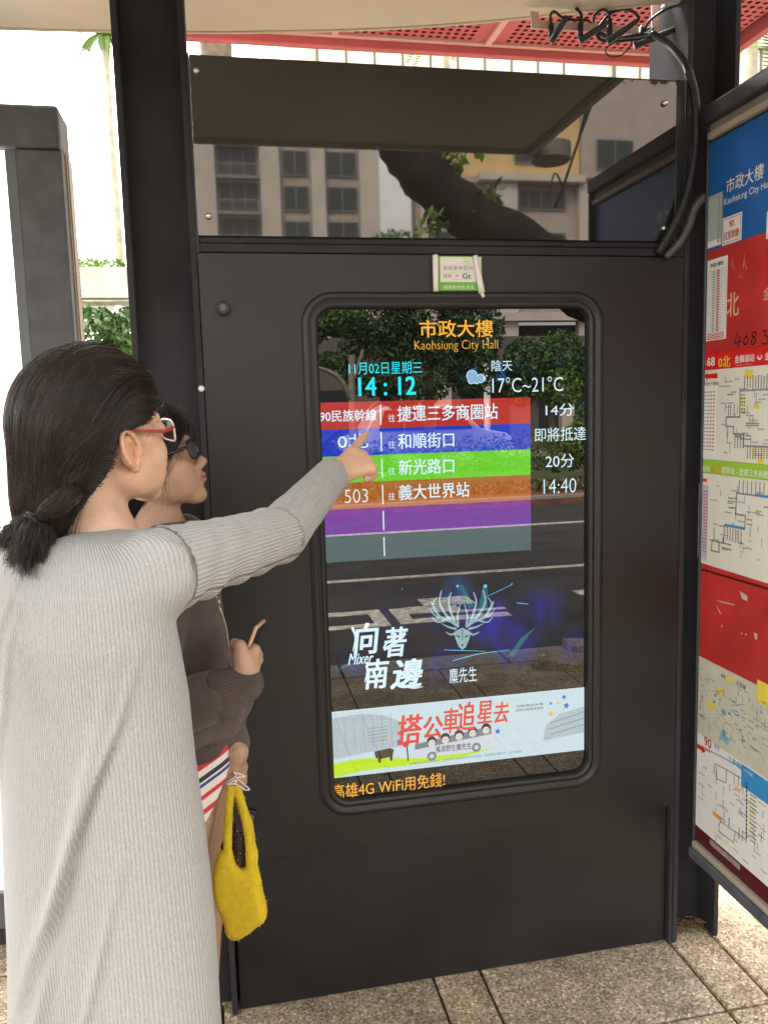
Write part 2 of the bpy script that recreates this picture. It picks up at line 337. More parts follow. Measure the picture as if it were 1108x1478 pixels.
# rubber bezel swept round the opening
prof = [(-.012, .012), (-.010, .001), (-.004, -.005), (.003, -.004), (.006, .0), (.010, -.010), (.019, -.012), (.026, -.006), (.028, .002)]
path = rrect(SX0, SX1, SZ0, SZ1, SR, 12); ctr = np.array([(SX0 + SX1) / 2, (SZ0 + SZ1) / 2]); v = []; K = len(path)
for i, (x, z) in enumerate(path):
    a = np.array(path[i - 1]); c = np.array(path[(i + 1) % K]); t = (c - a) / np.linalg.norm(c - a); nrm = np.array([t[1], -t[0]])
    for o_, h_ in prof: v.append((x + nrm[0] * o_, h_, z + nrm[1] * o_))
n = len(prof); f = [(i * n + k, i * n + k + 1, ((i + 1) % K) * n + k + 1, ((i + 1) % K) * n + k) for i in range(K) for k in range(n - 1)]
MB().add(v, f, True).build('bezel', M_rubber, kiosk)
scr = MB().quad((SX0 - .011, .0125, SZ0 - .011), (SX1 + .011, .0125, SZ0 - .011), (SX1 + .011, .0125, SZ1 + .011), (SX0 - .011, .0125, SZ1 + .011)).build('display_screen', M_screen, kiosk)
# rails between display cabinet and the tinted pane
MB().box(KX0 + .002, KX1 - .03, .0, .06, 1.878, 1.897).build('rail', M_post, kiosk, bevel=.003)
MB().box(KX0 + .002, KX1 - .03, .006, .06, 1.899, 1.912).build('rail', M_post, kiosk, bevel=.003)
TP = MB().box(-.250, .918, .0, .010, 1.914, 2.297).build('tinted_pane', M_tint, kiosk)
for x, z in ((-.236, 2.262), (-.226, 1.955), (.885, 2.242), (.888, 1.945)):
    MB().tube([(x, 0, z), (x, -.004, z), (x, -.008, z), (x, -.0095, z)], [.0075, .0075, .006, .003], 10).build('bolt', M_metal, TP)
MB().box(-.2555, -.2505, .0, .03, 1.8765, 2.30).build('pane_frame', M_dark, kiosk); MB().box(KX0 + .002, KX1 - .03, .0105, .05, 1.85, 1.925).build('rail_backing', M_dark, kiosk)
MB().box(.918, .945, .0, .03, 1.8765, 2.30).build('pane_frame', M_dark, kiosk, bevel=.003)
for x, z, s in ((-.204, 1.753, 1.), (-.199, .533, .95)):
    lk = MB().tube([(x, .0, z), (x, -.012, z), (x, -.014, z)], [.016 * s, .016 * s, .013 * s], 20, sm=False).build('cam_lock', M_rubber, kiosk)
    MB().tube([(x, -.0142, z), (x, -.018, z)], .0075 * s, 14, sm=False).build('key_socket', M_post2, lk)
# H-section posts
def post(label, x0, x1, yw, grp=None):
    p = thing('steel_post', label, 'post', ((x0 + x1) / 2, .1, 0), group='steel posts of the shelter')
    MB().box(x0, x0 + .014, .0, .19, 0, 3.4).build('flange', M_post, p, bevel=.002); MB().box(x1 - .014, x1, .0, .19, 0, 3.4).build('flange', M_post, p, bevel=.002)
    MB().box(x0 + .0145, x1 - .0145, yw, yw + .012, 0, 3.4).build('web', M_post, p)
    return p
pl = post('dark grey steel post left of the kiosk, behind the women', -.410, -.256, .055)
pr_ = post('dark grey steel post right of the kiosk, carrying the black hose', .948, 1.090, .085)
MB().tube([(-.262, -.002, 1.573), (-.262, -.006, 1.573)], [.008, .005], 9).build('paint_chip', M_white, pl)
rs_ = random.Random(12)
b = MB()
for k in range(70):
    x, z = rs_.uniform(KX0 + .02, KX1 - .02), rs_.choice([rs_.uniform(.02, .5), rs_.uniform(.02, 1.86)])
    if -.03 < x < .73 and .49 < z < 1.8: continue
    y = -.0003 if z > .412 else .0157; r = rs_.uniform(.0004, .0013); b.poly([(x + r * math.cos(a) * rs_.uniform(.6, 1.2), y, z + r * math.sin(a)) for a in (0, 1.05, 2.1, 3.14, 4.2, 5.2)])
for k in range(16):
    x, z = rs_.uniform(KX0 + .03, KX1 - .06), rs_.uniform(.03, .40); a = rs_.uniform(-.5, .5); l = rs_.uniform(.008, .04); w = .0004
    b.poly([(x, .0157, z), (x + l * math.cos(a), .0157, z + l * math.sin(a)), (x + l * math.cos(a), .0157, z + l * math.sin(a) + w), (x, .0157, z + w)])
o = b.build('paint_scuffs', mat('scuffed_paint', (.09, .085, .078), rough=.7), kiosk); o['kind'] = 'stuff'
# litter blown into the foot of the right post
lm = mat('dead_leaf', (.16, .085, .04), rough=.9, noise=.5, nscale=40)
b = MB()
for k in range(60):
    x = .968 + rng.random() * .10; y = .03 + rng.random() * .05; z = .004 + rng.random() * .018; a = rng.random() * 6.28; l = .006 + rng.random() * .012
    dx, dy = math.cos(a) * l, math.sin(a) * l; b.add([(x - dx, y - dy, z), (x + dy * .4, y - dx * .4, z + .004), (x + dx, y + dy, z + .002), (x - dy * .4, y + dx * .4, z + .003)], [(0, 1, 2, 3)])
o = b.build('leaf_litter', lm); tag(o, 'dry brown leaf litter caught in the foot of the right post', 'leaf litter', kind='stuff')

# ---- what the display shows (every piece a flat layer of the lit screen)
SYD = .0120
def lay(k): return SYD - .0003 * k
C_amber, C_cyan, C_wt = (250, 180, 60), (30, 235, 250), (215, 240, 250)
T = lambda n, c, k=1.: screen_mat('screen_' + n, c, k)
S_amber, S_cyan, S_white = T('amber', C_amber), T('cyan', C_cyan), T('white', C_wt)
def px_text(body, uL, vT, vB, uR, mt, bold=0., parent=None, layer=4, shear=0.):
    a = onY(uL, vT, lay(layer)); c = onY(uL, vB, lay(layer)); d = onY(uR, (vT + vB) / 2, lay(layer))
    add_text('lettering', body, frY(lay(layer)), a[0], d[0], c[2], a[2], mt, parent or scr, bold, shear)
rows = [('route_band', (186, 48, 40)), ('route_band', (30, 58, 190)), ('route_band', (104, 206, 40)), ('route_band', (165, 88, 30)), ('route_band', (112, 45, 152)), ('route_band', (72, 96, 96))]
zt = onY(767, 573.5, SYD)[2]; zh = (zt - onY(767, 573.5 + 36.7 * 6, SYD)[2]) / 6
for k, (nm, c) in enumerate(rows):
    s = T('band_%d' % k, c, .95)
    MB().quad((.0015, lay(1), zt - zh * (k + 1)), (.5385, lay(1), zt - zh * (k + 1)), (.5385, lay(1), zt - zh * k), (.0015, lay(1), zt - zh * k)).build(nm, s, scr)
    xs_ = onY(549, 600, SYD)[0] - .0015
    MB().quad((xs_, lay(2), zt - zh * (k + .88)), (xs_ + .003, lay(2), zt - zh * (k + .88)), (xs_ + .003, lay(2), zt - zh * (k + .14)), (xs_, lay(2), zt - zh * (k + .14))).build('divider', S_white, scr)
px_text('市政大樓', 605, 462, 487, 711, S_amber, .02)
px_text('Kaohsiung City Hall', 598, 491.5, 509, 718, S_amber, -.014)
px_text('11月02日星期三', 503, 523, 541, 609, S_cyan)
px_text('14 : 12', 517, 545, 571.5, 599.5, S_cyan, .03)
px_text('陰天', 709, 520, 536, 739, S_white); px_text('17°C~21°C', 710, 545, 567, 812, S_white, -.006)
px_text('90民族幹線', 461, 592.5, 609.5, 543, S_white, .02)
for v_ in (603, 641.5, 679.5, 716): px_text('往', 560, v_ - 5, v_ + 6, 570, S_white)
px_text('捷運三多商圈站', 573, 586, 609, 718, S_white, .02); px_text('14分', 787, 583, 601, 828, S_white)
px_text('0北', 487, 627, 648, 531, S_white); px_text('和順街口', 574, 626, 648, 655, S_white, .02); px_text('即將抵達', 771, 618, 638, 845, S_white)
px_text('新光路口', 575, 664, 686, 655, S_white, .02); px_text('20分', 787, 656, 676, 828, S_white)
px_text('503', 497, 707, 726.5, 531, S_white, -.012); px_text('義大世界站', 575, 700, 722, 677, S_white, .02); px_text('14:40', 784, 692, 713, 831, S_white, -.012)
px_text('高雄4G WiFi用免錢!', 479.5, 1133, 1154, 642, S_amber, .008)
def disc(cx, cz, r, y, n=20): return [(cx + r * math.cos(2 * PI * k / n), y, cz + r * math.sin(2 * PI * k / n)) for k in range(n)]
S_cloud, S_cloud_edge = T('cloud', (140, 175, 205)), T('cloud_edge', (190, 225, 240))
c0 = onY(687, 544, SYD); 
for y_, gr_, mt_ in ((lay(2), 0.0, S_cloud_edge), (lay(3), -.0022, S_cloud)):
    b = MB()
    for dx, dz, r in ((-.011, .003, .0145), (.011, -.004, .0115), (-.013, -.008, .0095), (0, -.008, .0095)): b.poly(disc(c0[0] + dx, c0[2] + dz, r + gr_, y_ - .00001 * len(b.f)))
    b.build('cloud_icon', mt_, scr)
# stage lights glow behind the stag emblem
def art_mat():
    m = bpy.data.materials.new('screen_stage_glow'); m.use_nodes = True; t = m.node_tree; b = t.nodes['Principled BSDF']; N = t.nodes.new; L = t.links.new
    b.inputs['Base Color'].default_value = (.004, .004, .004, 1); b.inputs['Roughness'].default_value = 0; b.inputs['IOR'].default_value = GLASS_IOR
    g = N('ShaderNodeNewGeometry'); acc = None
    for (u, v_, r, c) in ((660, 850, .06, (24, 60, 105)), (640, 880, .09, (16, 26, 84)), (700, 895, .10, (26, 20, 130)), (745, 930, .09, (20, 14, 135)), (780, 880, .10, (20, 16, 95)), (560, 905, .10, (5, 7, 48)), (640, 960, .09, (10, 8, 80)), (510, 960, .05, (8, 14, 90)), (825, 930, .07, (14, 12, 84))):
        p = onY(u, v_, SYD); vs = N('ShaderNodeVectorMath'); vs.operation = 'DISTANCE'; vs.inputs[1].default_value = tuple(p); L(g.outputs['Position'], vs.inputs[0])
        mr = N('ShaderNodeMapRange'); mr.interpolation_type = 'SMOOTHERSTEP'; mr.inputs[1].default_value = 0; mr.inputs[2].default_value = r; mr.inputs[3].default_value = 1; mr.inputs[4].default_value = 0; L(vs.outputs['Value'], mr.inputs[0])
        mx = N('ShaderNodeMixRGB'); mx.inputs[1].default_value = (0, 0, 0, 1); mx.inputs[2].default_value = (*[x / 2 ** EXPO for x in lin(c)], 1); L(mr.outputs[0], mx.inputs[0])
        if acc is None: acc = mx.outputs[0]
        else:
            ad = N('ShaderNodeMixRGB'); ad.blend_type = 'ADD'; ad.inputs[0].default_value = 1; L(acc, ad.inputs[1]); L(mx.outputs[0], ad.inputs[2]); acc = ad.outputs[0]
    n = N('ShaderNodeTexNoise'); mpn = N('ShaderNodeMapping'); mpn.inputs['Rotation'].default_value = (0, .5, 0); mpn.inputs['Scale'].default_value = (2.2, 1, .7); L(g.outputs['Position'], mpn.inputs[0]); n.inputs['Scale'].default_value = 16; n.inputs['Detail'].default_value = 5; L(mpn.outputs[0], n.inputs['Vector'])
    mr = N('ShaderNodeMapRange'); mr.inputs[1].default_value = .3; mr.inputs[2].default_value = .7; mr.inputs[3].default_value = .12; mr.inputs[4].default_value = 1.5; L(n.outputs['Fac'], mr.inputs[0])
    mu = N('ShaderNodeMixRGB'); mu.blend_type = 'MULTIPLY'; mu.inputs[0].default_value = 1; L(acc, mu.inputs[1]); L(mr.outputs[0], mu.inputs[2])
    L(mu.outputs[0], b.inputs['Emission Color']); b.inputs['Emission Strength'].default_value = 1; return m
a, c = onY(482, 815, SYD), onY(848, 1000, SYD)
MB().quad((a[0], lay(1), c[2]), (c[0], lay(1), c[2]), (c[0], lay(1), a[2]), (a[0], lay(1), a[2])).build('stage_picture', art_mat(), scr)
def px_poly(b, pts, layer):
    b.poly([tuple(onY(u, v_, lay(layer))) for u, v_ in pts])
def px_stroke(b, pts, w0, w1, layer):
    pts = smooth_path([(u, v_, 0) for u, v_ in pts], 4); n = len(pts); L_, R_ = [], []
    for i, p in enumerate(pts):
        t = pts[min(i + 1, n - 1)] - pts[max(i - 1, 0)]; t = t / (np.linalg.norm(t) + 1e-9); nn = np.array([-t[1], t[0], 0]); w = (w0 + (w1 - w0) * i / (n - 1)) / 2 * (1 if 0 < i else .6)
        L_.append(p + nn * w); R_.append(p - nn * w)
    q = L_ + R_[::-1]; v = [tuple(onY(p[0], p[1], lay(layer))) for p in q]
    b.add(v, [(i, i + 1, 2 * n - 2 - i, 2 * n - 1 - i) for i in range(n - 1)])
S_beam, S_beam2 = T('beam_cyan', (40, 170, 215), .8), T('beam_teal', (40, 120, 140), .6)
b = MB()
for pts in ([(662, 845), (667, 843), (684, 876), (676, 878)], [(697, 844), (703, 844), (703, 880), (688, 886)], [(740, 948), (733, 946), (752, 920), (772, 905)], [(484, 969), (500, 958), (520, 955)]): px_poly(b, pts, 2)
build_each(b, 'light_beam', S_beam2, scr)
b = MB()
for (u, v_, r) in ((660, 846, .0035), (700, 846, .0045), (738, 843, .0018), (580, 850, .0015), (784, 945, .0018)): q = onY(u, v_, lay(3)); b.poly(disc(q[0], q[2], r, lay(3), 10))
px_stroke(b, [(652, 954), (690, 944), (735, 938)], 1.2, .6, 3); px_stroke(b, [(640, 938), (700, 940)], 1., .5, 3); px_stroke(b, [(700, 862), (738, 844)], .7, .5, 3); px_stroke(b, [(745, 870), (762, 872)], 1.2, .6, 3)
o_ = b.build('spotlight', T('spot', (90, 210, 250)), scr); o_['kind'] = 'stuff'
S_stag = T('stag', (150, 185, 190), .9)
b = MB()
for s in (-1, 1):
    cx = 667
    def mxp(pts): return [(cx + s * (u), v_) for u, v_ in pts]
    for pts, w0, w1 in (([(5, 905), (16, 897), (30, 892), (40, 880), (45, 868)], 5, 2), ([(14, 898), (26, 884), (33, 868), (30, 852)], 4, 1.6), ([(10, 900), (16, 885), (20, 868), (16, 855)], 4, 1.6),
                        ([(28, 893), (40, 888), (47, 878)], 3, 1), ([(22, 895), (36, 898), (44, 890)], 3, 1), ([(36, 884), (42, 872), (37, 862)], 3, 1), ([(6, 902), (7, 888), (3, 872)], 3.5, 1.2),
                        ([(8, 908), (20, 905), (30, 900)], 3.5, 1), ([(6, 912), (16, 916), (24, 912)], 4, 1)):
        px_stroke(b, mxp(pts), w0, w1, 3)
for pts in ([(655, 912), (667, 906), (679, 912), (677, 922), (672, 934), (667, 938), (662, 934), (657, 922)],): px_poly(b, pts, 4)
b.build('stag_emblem', S_stag, scr)
b = MB(); px_poly(b, [(658, 916), (663, 918), (664, 921), (659, 919)], 5); px_poly(b, [(676, 916), (671, 918), (670, 921), (675, 919)], 5); px_poly(b, [(665, 930), (669, 930), (667, 934)], 5); px_poly(b, [(666.4, 908), (667.6, 908), (667.4, 924), (666.6, 924)], 5)
b.build('stag_marking', T('stag_dark', (50, 60, 100)), scr)
for ch, uL, vT, vB, uR, sh in (('向', 510, 901, 945, 546, .15), ('著', 553, 907, 949, 588, .2), ('南', 527, 953, 995, 561, .15), ('邊', 563, 954, 995, 609, .2)):
    px_text(ch, uL, vT, vB, uR, S_white, .05, layer=5, shear=sh)
px_text('Mixer', 502, 944, 960, 539, S_white, .03, layer=5, shear=.35); px_text('麋先生', 648, 965, 987, 688, S_white, .0, layer=5)
b = MB(); px_stroke(b, [(585, 990), (598, 993), (611, 991)], 4, .6, 6); px_stroke(b, [(508, 905), (513, 920), (509, 940)], 4.5, 1, 6); px_stroke(b, [(553, 935), (562, 925), (585, 912)], 3, 1.5, 6); px_stroke(b, [(526, 985), (530, 970), (529, 960)], 1.5, 4, 6)
b.build('brush_flourish', S_white, scr)
# banner
BZ0, BZ1, BX0, BX1 = .5955, .7695, .003, .6855
bn = MB().quad((BX0, lay(2), BZ0), (BX1, lay(2), BZ0), (BX1, lay(2), BZ1), (BX0, lay(2), BZ1)).build('banner', T('banner_ground', (196, 218, 226)), scr)
def bp(b, pts, k): b.poly([(BX0 + x, lay(k), BZ1 - z) for x, z in pts])
W_ = BX1 - BX0; H_ = BZ1 - BZ0
# crop coordinates of the banner in the photograph, 0..1
def nb(pts): return [(x * W_, z * H_) for x, z in pts]
b = MB(); bp(b, nb([(0, .10), (.12, .07), (.2, .12), (.27, .25), (.28, .62), (.10, .68), (0, .72)]), 3); bp(b, nb([(.83, .78), (.84, .55), (.90, .38), (1, .30), (1, .72)]), 3)
build_each(b, 'stadium_drawing', T('stadium', (172, 188, 196)), bn)
b = MB()
for k in range(7): x = .02 + k * .035; bp(b, nb([(x, .12), (x + .002, .12), (x + .006, .6), (x + .004, .6)]), 4)
for k in range(5): x = .145 + .0; bp(b, nb([(x, .3 + k * .05), (x + .07, .29 + k * .05), (x + .07, .305 + k * .05), (x, .315 + k * .05)]), 4)
for k in range(3): bp(b, nb([(.86, .5 + k * .09), (1, .38 + k * .1), (1, .40 + k * .1), (.86, .52 + k * .09)]), 4)
b.build('stadium_lines', T('stadium_line', (140, 158, 168)), bn)
b = MB(); bp(b, nb([(0, .78), (.12, .74), (.3, .82), (.5, .84), (.64, .80), (.5, .90), (.3, .93), (.12, .93), (0, 1)]), 5)
b.build('green_field', T('lime', (188, 226, 30)), bn)
S_redt = T('title_red', (222, 72, 48)); bf = lambda x, z: (BX0 + x * W_, BZ1 - z * H_)
def btext(body, x0, x1, z0, z1, mt, bold=0., shear=0.):
    a_, b_ = bf(x0, z0), bf(x1, z1); add_text('lettering', body, frY(lay(8)), a_[0], b_[0], b_[1], a_[1], mt, bn, bold, shear)
for ch, x0, x1, z0, z1 in (('搭', .255, .35, .16, .60), ('公', .355, .43, .22, .55), ('車', .43, .49, .12, .50), ('追', .485, .553, .05, .48), ('星', .565, .622, .06, .40), ('去', .632, .69, .10, .42)): btext(ch, x0, x1, z0, z1, S_redt, .045, .12)
S_gray, S_dk, S_bus = T('grey', (120, 130, 138)), T('dark', (45, 48, 55)), T('bus_white', (205, 212, 220))
b = MB(); bp(b, nb([(.315, .60), (.64, .42), (.648, .44), (.648, .70), (.60, .78), (.33, .84), (.315, .80)]), 6); b.build('bus_drawing', S_bus, bn)
b = MB(); bp(b, nb([(.32, .615), (.62, .455), (.62, .58), (.32, .70)]), 7)
for x, z in ((.385, .825), (.56, .765)): q = bf(x, z); b.poly(disc(q[0], q[1], .0125, lay(7) - .00005, 16))
b.build('bus_windows', S_gray, bn)
b = MB()
for x, z in ((.385, .825), (.56, .765)): q = bf(x, z); b.poly(disc(q[0], q[1], .006, lay(8), 12))
build_each(b, 'hubcap', S_bus, bn)
b = MB(); 
for k in range(5): x = .385 + k * .0535; q = bf(x, .60 - k * .028); b.poly(disc(q[0], q[1] + .002, .0125, lay(8), 14))
build_each(b, 'passenger_hair', S_dk, bn)
b = MB()
for k in range(5): x = .385 + k * .0535; q = bf(x, .625 - k * .028); b.poly(disc(q[0], q[1], .0095, lay(8) - .0001, 14))
build_each(b, 'passenger_face', T('face', (225, 215, 205)), bn)
b = MB()
for k in range(5):
    x = .385 + k * .0535; q = bf(x, .615 - k * .028)
    for dx in (-.0035, .0035): b.poly(disc(q[0] + dx, q[1], .0014, lay(8) - .0002, 8))
    b.quad((q[0] - .002, lay(8) - .0002, q[1] - .0065), (q[0] + .002, lay(8) - .0002, q[1] - .0065), (q[0] + .002, lay(8) - .0002, q[1] - .0055), (q[0] - .002, lay(8) - .0002, q[1] - .0055))
b.build('passenger_features', S_dk, bn)
btext('搖滾野生麋先生', .40, .54, .68, .78, S_dk, .02); 
btext('活動網站詳情', .72, .83, .175, .215, S_dk); btext('請至活動專頁查詢', .72, .83, .235, .275, S_dk)
btext('指導單位:高雄市政府 ‧ 主辦單位:高雄市政府交通局 | 協辦單位:麋先生 ‧ 新地國際', .30, .74, .885, .93, S_gray)
b = MB(); bp(b, nb([(.165, .66), (.225, .63), (.24, .66), (.235, .74), (.232, .83), (.225, .83), (.222, .77), (.19, .78), (.188, .84), (.180, .84), (.178, .77), (.17, .76), (.168, .72)]), 8); b.build('bull_drawing', T('bull', (70, 62, 40)), bn)
b = MB(); bp(b, nb([(.286, .60), (.291, .60), (.296, .86), (.291, .86)]), 8); b.build('stop_pole', S_dk, bn)
b = MB(); q = bf(.285, .60); b.poly(disc(q[0], q[1], .0085, lay(8) - .0001, 12)); b.build('stop_disc', T('stop_red', (215, 60, 70)), bn)
def star(b, x, z, r, k=8):
    q = bf(x, z); b.poly([(q[0] + (r if i % 2 == 0 else r * .45) * math.sin(i * PI / 5 + .2), lay(k), q[1] + (r if i % 2 == 0 else r * .45) * math.cos(i * PI / 5 + .2)) for i in range(10)])
b = MB()
for x, z, r in ((.26, .55, .008), (.645, .55, .009), (.86, .20, .0055), (.915, .12, .0075), (.925, .26, .010)): star(b, x, z, r)
build_each(b, 'blue_star', T('star_blue', (45, 105, 205)), bn)
b = MB()
for x, z, r in ((.18, .52, .006), (.22, .48, .006), (.685, .14, .007), (.86, .36, .009), (.89, .21, .005), (.685, .47, .004)): star(b, x, z, r)
build_each(b, 'yellow_star', T('star_yellow', (240, 180, 60)), bn)

# ================================================================== STICKER ABOVE THE DISPLAY
S_pap = mat('sticker_paper', (.75, .70, .66), rough=.5); S_grn = mat('sticker_green', (.16, .46, .03), rough=.5); S_ink = mat('grey_ink', (.22, .2, .2), rough=.6)
stk = thing('sticker', 'white and green sticker with curled sides above the display', 'sticker', (.35, -.001, 1.83))
MB().box(.291, .412, -.0015, -.0003, 1.793, 1.873).build('backing', S_grn, stk)
MB().quad((.308, -.0019, 1.813), (.41, -.0019, 1.813), (.41, -.0019, 1.871), (.308, -.0019, 1.871)).build('white_field', S_pap, stk)
for nm, x0, x1, z0, z1, r0, r1 in (('curl', .295, .295, 1.874, 1.790, .0072, .0065), ('curl', .393, .409, 1.874, 1.786, .0058, .0085), ('curl', .404, .413, 1.795, 1.776, .006, .0045)):
    MB().tube([(x0 + (x1 - x0) * t, -.009, z0 + (z1 - z0) * t) for t in (0, .25, .5, .75, 1)], [r0 + (r1 - r0) * t for t in (0, .25, .5, .75, 1)], 14).build(nm, S_pap, stk)
def stx(body, x0, x1, z0, z1, mt=S_ink, bold=0.): add_text('lettering', body, frY(-.0023), x0, x1, z0, z1, mt, stk, bold)
stx('本候車亭提供', .315, .389, 1.840, 1.8505); stx('搜尋', .315, .336, 1.822, 1.832); stx('Gt', .363, .384, 1.821, 1.8325, mat('dark_green_ink', (.03, .08, .04), rough=.6), .04)
stx('服務提供者:亞太', .316, .392, 1.797, 1.805, S_pap, .02)
stx('4G', .369, .379, 1.8565, 1.8625, S_grn)
b = MB()
for r in (.0025, .0048, .007):
    for k in range(8):
        a0, a1 = math.radians(50 + 10 * k), math.radians(60 + 10 * k); c_ = (.350, 1.822); w = .001
        b.quad(*[(c_[0] + rr * math.cos(aa), -.0023, c_[1] + rr * math.sin(aa)) for rr, aa in ((r, a0), (r, a1), (r + w, a1), (r + w, a0))])
b.build('wifi_symbol', S_ink, stk)
b = MB()
for x0, x1, z0, z1 in ((.339, .392, 1.8355, 1.8360), (.339, .392, 1.8185, 1.8190), (.339, .3395, 1.8190, 1.8355)): b.quad((x0, -.0022, z0), (x1, -.0022, z0), (x1, -.0022, z1), (x0, -.0022, z1))
for k in range(24):
    a0, a1 = 2 * PI * k / 24, 2 * PI * (k + 1) / 24; b.quad(*[(.374 + rr * math.cos(aa), -.0022, 1.8595 + rr * math.sin(aa)) for rr, aa in ((.0078, a0), (.0084, a0), (.0084, a1), (.0078, a1))])
b.build('outline', S_grn, stk)

# ================================================================== ROUTE BOARD ON THE RIGHT (faces left, runs towards the viewer)
BX = 1.0
M_frame = mat('board_frame_steel', (.045, .048, .055), rough=.45, noise=.3, nscale=8)
rb = thing('route_board', 'framed bus route map board with blue and red header beside the kiosk', 'sign board', (1.03, -.37, .2))
def Zb(v_, u=1016): return onX(u, v_, BX)[2]
zs = dict(top=Zb(207, 1024), red=Zb(364, 1019), head=Zb(510, 1016), map1=Zb(535, 1014), grn=Zb(662, 1009), map2=Zb(682, 1009), red2=Zb(811, 1006), map3=Zb(945, 1005), band=Zb(1056, 1004), map4=Zb(1071, 1003), low=Zb(1190, 1003), end=Zb(1207, 1004))
Y0, Y1 = -.018, -.622
MB().box(BX + .006, BX + .06, Y1, Y0, zs['end'] - .02, zs['top'] + .075).build('backing_box', M_frame, rb, bevel=.004)
MB().box(BX - .022, BX + .0055, Y1 - .012, Y0 + .006, zs['top'] + .042, zs['top'] + .085).build('top_rail', M_frame, rb, bevel=.006)
MB().box(BX - .018, BX + .0055, Y1 - .012, Y0 + .006, zs['end'] - .062, zs['end'] - .030).build('bottom_rail', M_post2, rb, bevel=.008)
MB().box(BX - .006, BX + .0055, Y0 - .0005, Y0 + .006, zs['end'] - .030, zs['top'] + .042).build('side_rail', M_frame, rb, bevel=.002)
MB().box(BX - .018, BX + .0055, Y1 - .012, Y1 - .0005, zs['end'] - .030, zs['top'] + .042).build('side_rail', M_frame, rb, bevel=.004)
M_alu = mat('cream_aluminium', (.42, .36, .28), rough=.4)
MB().box(BX - .012, BX + .005, Y1, Y0 - .006, zs['top'] + .004, zs['top'] + .022).build('cream_trim', M_alu, rb, bevel=.004)
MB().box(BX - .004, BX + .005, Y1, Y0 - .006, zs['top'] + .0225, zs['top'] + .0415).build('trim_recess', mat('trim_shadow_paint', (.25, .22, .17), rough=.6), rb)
MB().box(BX - .012, BX + .005, Y1, Y0 - .002, zs['end'] - .0295, zs['end'] - .012).build('cream_trim', M_alu, rb, bevel=.004)
def pr(n, c, **k): return mat('print_' + n, c, rough=.38, **k)
P_blue, P_red, P_bred, P_cream, P_green, P_white, P_mar = pr('blue', (.015, .12, .40), noise=.1, nscale=2), pr('red', (.50, .036, .028), noise=.35, nscale=5), pr('bright_red', (.72, .02, .015)), pr('cream', (.82, .78, .67), noise=.05, nscale=3), pr('green', (.36, .62, .05)), pr('white', (.86, .83, .78)), pr('maroon', (.10, .012, .014))
P_map = pr('map', (.62, .60, .47), noise=.12, nscale=9); P_black, P_grey, P_yel, P_or, P_lb, P_blu2, P_mint, P_ink, P_pale = pr('black', (.03, .03, .03)), pr('grey', (.3, .3, .3)), pr('yellow', (.85, .68, .08)), pr('orange', (.85, .35, .06)), pr('light_blue', (.05, .30, .62)), pr('line_blue', (.03, .12, .40)), pr('mint', (.42, .50, .44)), pr('marker', (.02, .015, .015)), pr('pale_print', (.68, .50, .30))
def panel(nm, z1, z0, m_): return MB().box(BX - .0, BX + .0055, Y1 + .004, Y0 - .0008, z0 + .0005, z1).build(nm, m_, rb)
pb = panel('blue_header', zs['top'], zs['red'], P_blue); prd = panel('red_panel', zs['red'], zs['head'], P_red); ph = panel('route_header', zs['head'], zs['map1'], P_bred)
pm1 = panel('route_map', zs['map1'], zs['grn'], P_cream); pg = panel('green_header', zs['grn'], zs['map2'], P_green); pm2 = panel('route_map', zs['map2'], zs['red2'], P_cream)
pr2 = panel('red_panel', zs['red2'], zs['map3'], P_red); pm3 = panel('area_map', zs['map3'], zs['band'], P_map); pb2 = panel('white_header', zs['band'], zs['map4'], P_white); pm4 = panel('route_map', zs['map4'], zs['low'], P_white); plw = panel('maroon_strip', zs['low'], zs['end'] - .012, P_mar)
def bX(u, v_): p = onX(u, v_, BX); return -p[1], p[2]
def bt(body, uL, vT, vB, par, m_, uR=None, bold=0., k=1, ur_v=None, shear=0.):
    x0, z1 = bX(uL, vT); _, z0 = bX(uL, vB); x1 = bX(uR, vT)[0] if uR else None
    add_text('lettering', body, frX(BX - .0004 * k), x0, x1, z0, z1, m_, par, bold, shear)
def bq(b, pts, k=1):
    b.poly([(BX - .0004 * k, -x, z) for x, z in pts])
def brect(b, x0, x1, z0, z1, k=1): bq(b, [(x0, z0), (x0, z1), (x1, z1), (x1, z0)][::-1], k)
bt('市政大樓', 1048, 259, 280, pb, P_white, bold=.01); bt('Kaohsiung City Hall', 1045, 287, 299.5, pb, P_white)
MB()
def bstroke(b, pts, w, k=1):
    q = [bX(u, v_) for u, v_ in pts]
    for (xa, za), (xb, zb) in zip(q[:-1], q[1:]):
        d = np.array([xb - xa, zb - za]); d = d / (np.linalg.norm(d) + 1e-9) * w / 2; n_ = np.array([-d[1], d[0]]); A = np.array([xa, za]) - d; C_ = np.array([xb, zb]) + d
        bq(b, [tuple(A + n_), tuple(C_ + n_), tuple(C_ - n_), tuple(A - n_)], k)
def slip(nm, uL, vT, vB, uR, m_, par, k=1):
    x0, z1 = bX(uL, vT); _, z0 = bX(uL, vB); x1 = bX(uR, vT)[0]; b = MB().box(BX - .0006 - .0004 * (k - 1), BX - .0001, -x1, -x0, z0, z1); return b.build(nm, m_, par), x0, x1, z0, z1
s1, x0, x1, z0, z1 = slip('notice_slip', 1022, 285, 359, 1042, P_mint, pb)
b = MB(); brect(b, x0 + .002, x1 - .002, z1 - .006, z1 - .0045, 2)
for k in range(2):
    for j in range(14): brect(b, x0 + .042 + k * .013, x0 + .05 + k * .013, z1 - .016 - j * .0078, z1 - .0102 - j * .0078, 2)
b.build('fine_print', P_grey, s1)
b = MB(); brect(b, x0 + .001, x1 - .001, z0 + .001, z0 + .016, 2); b.build('white_foot', P_white, s1)
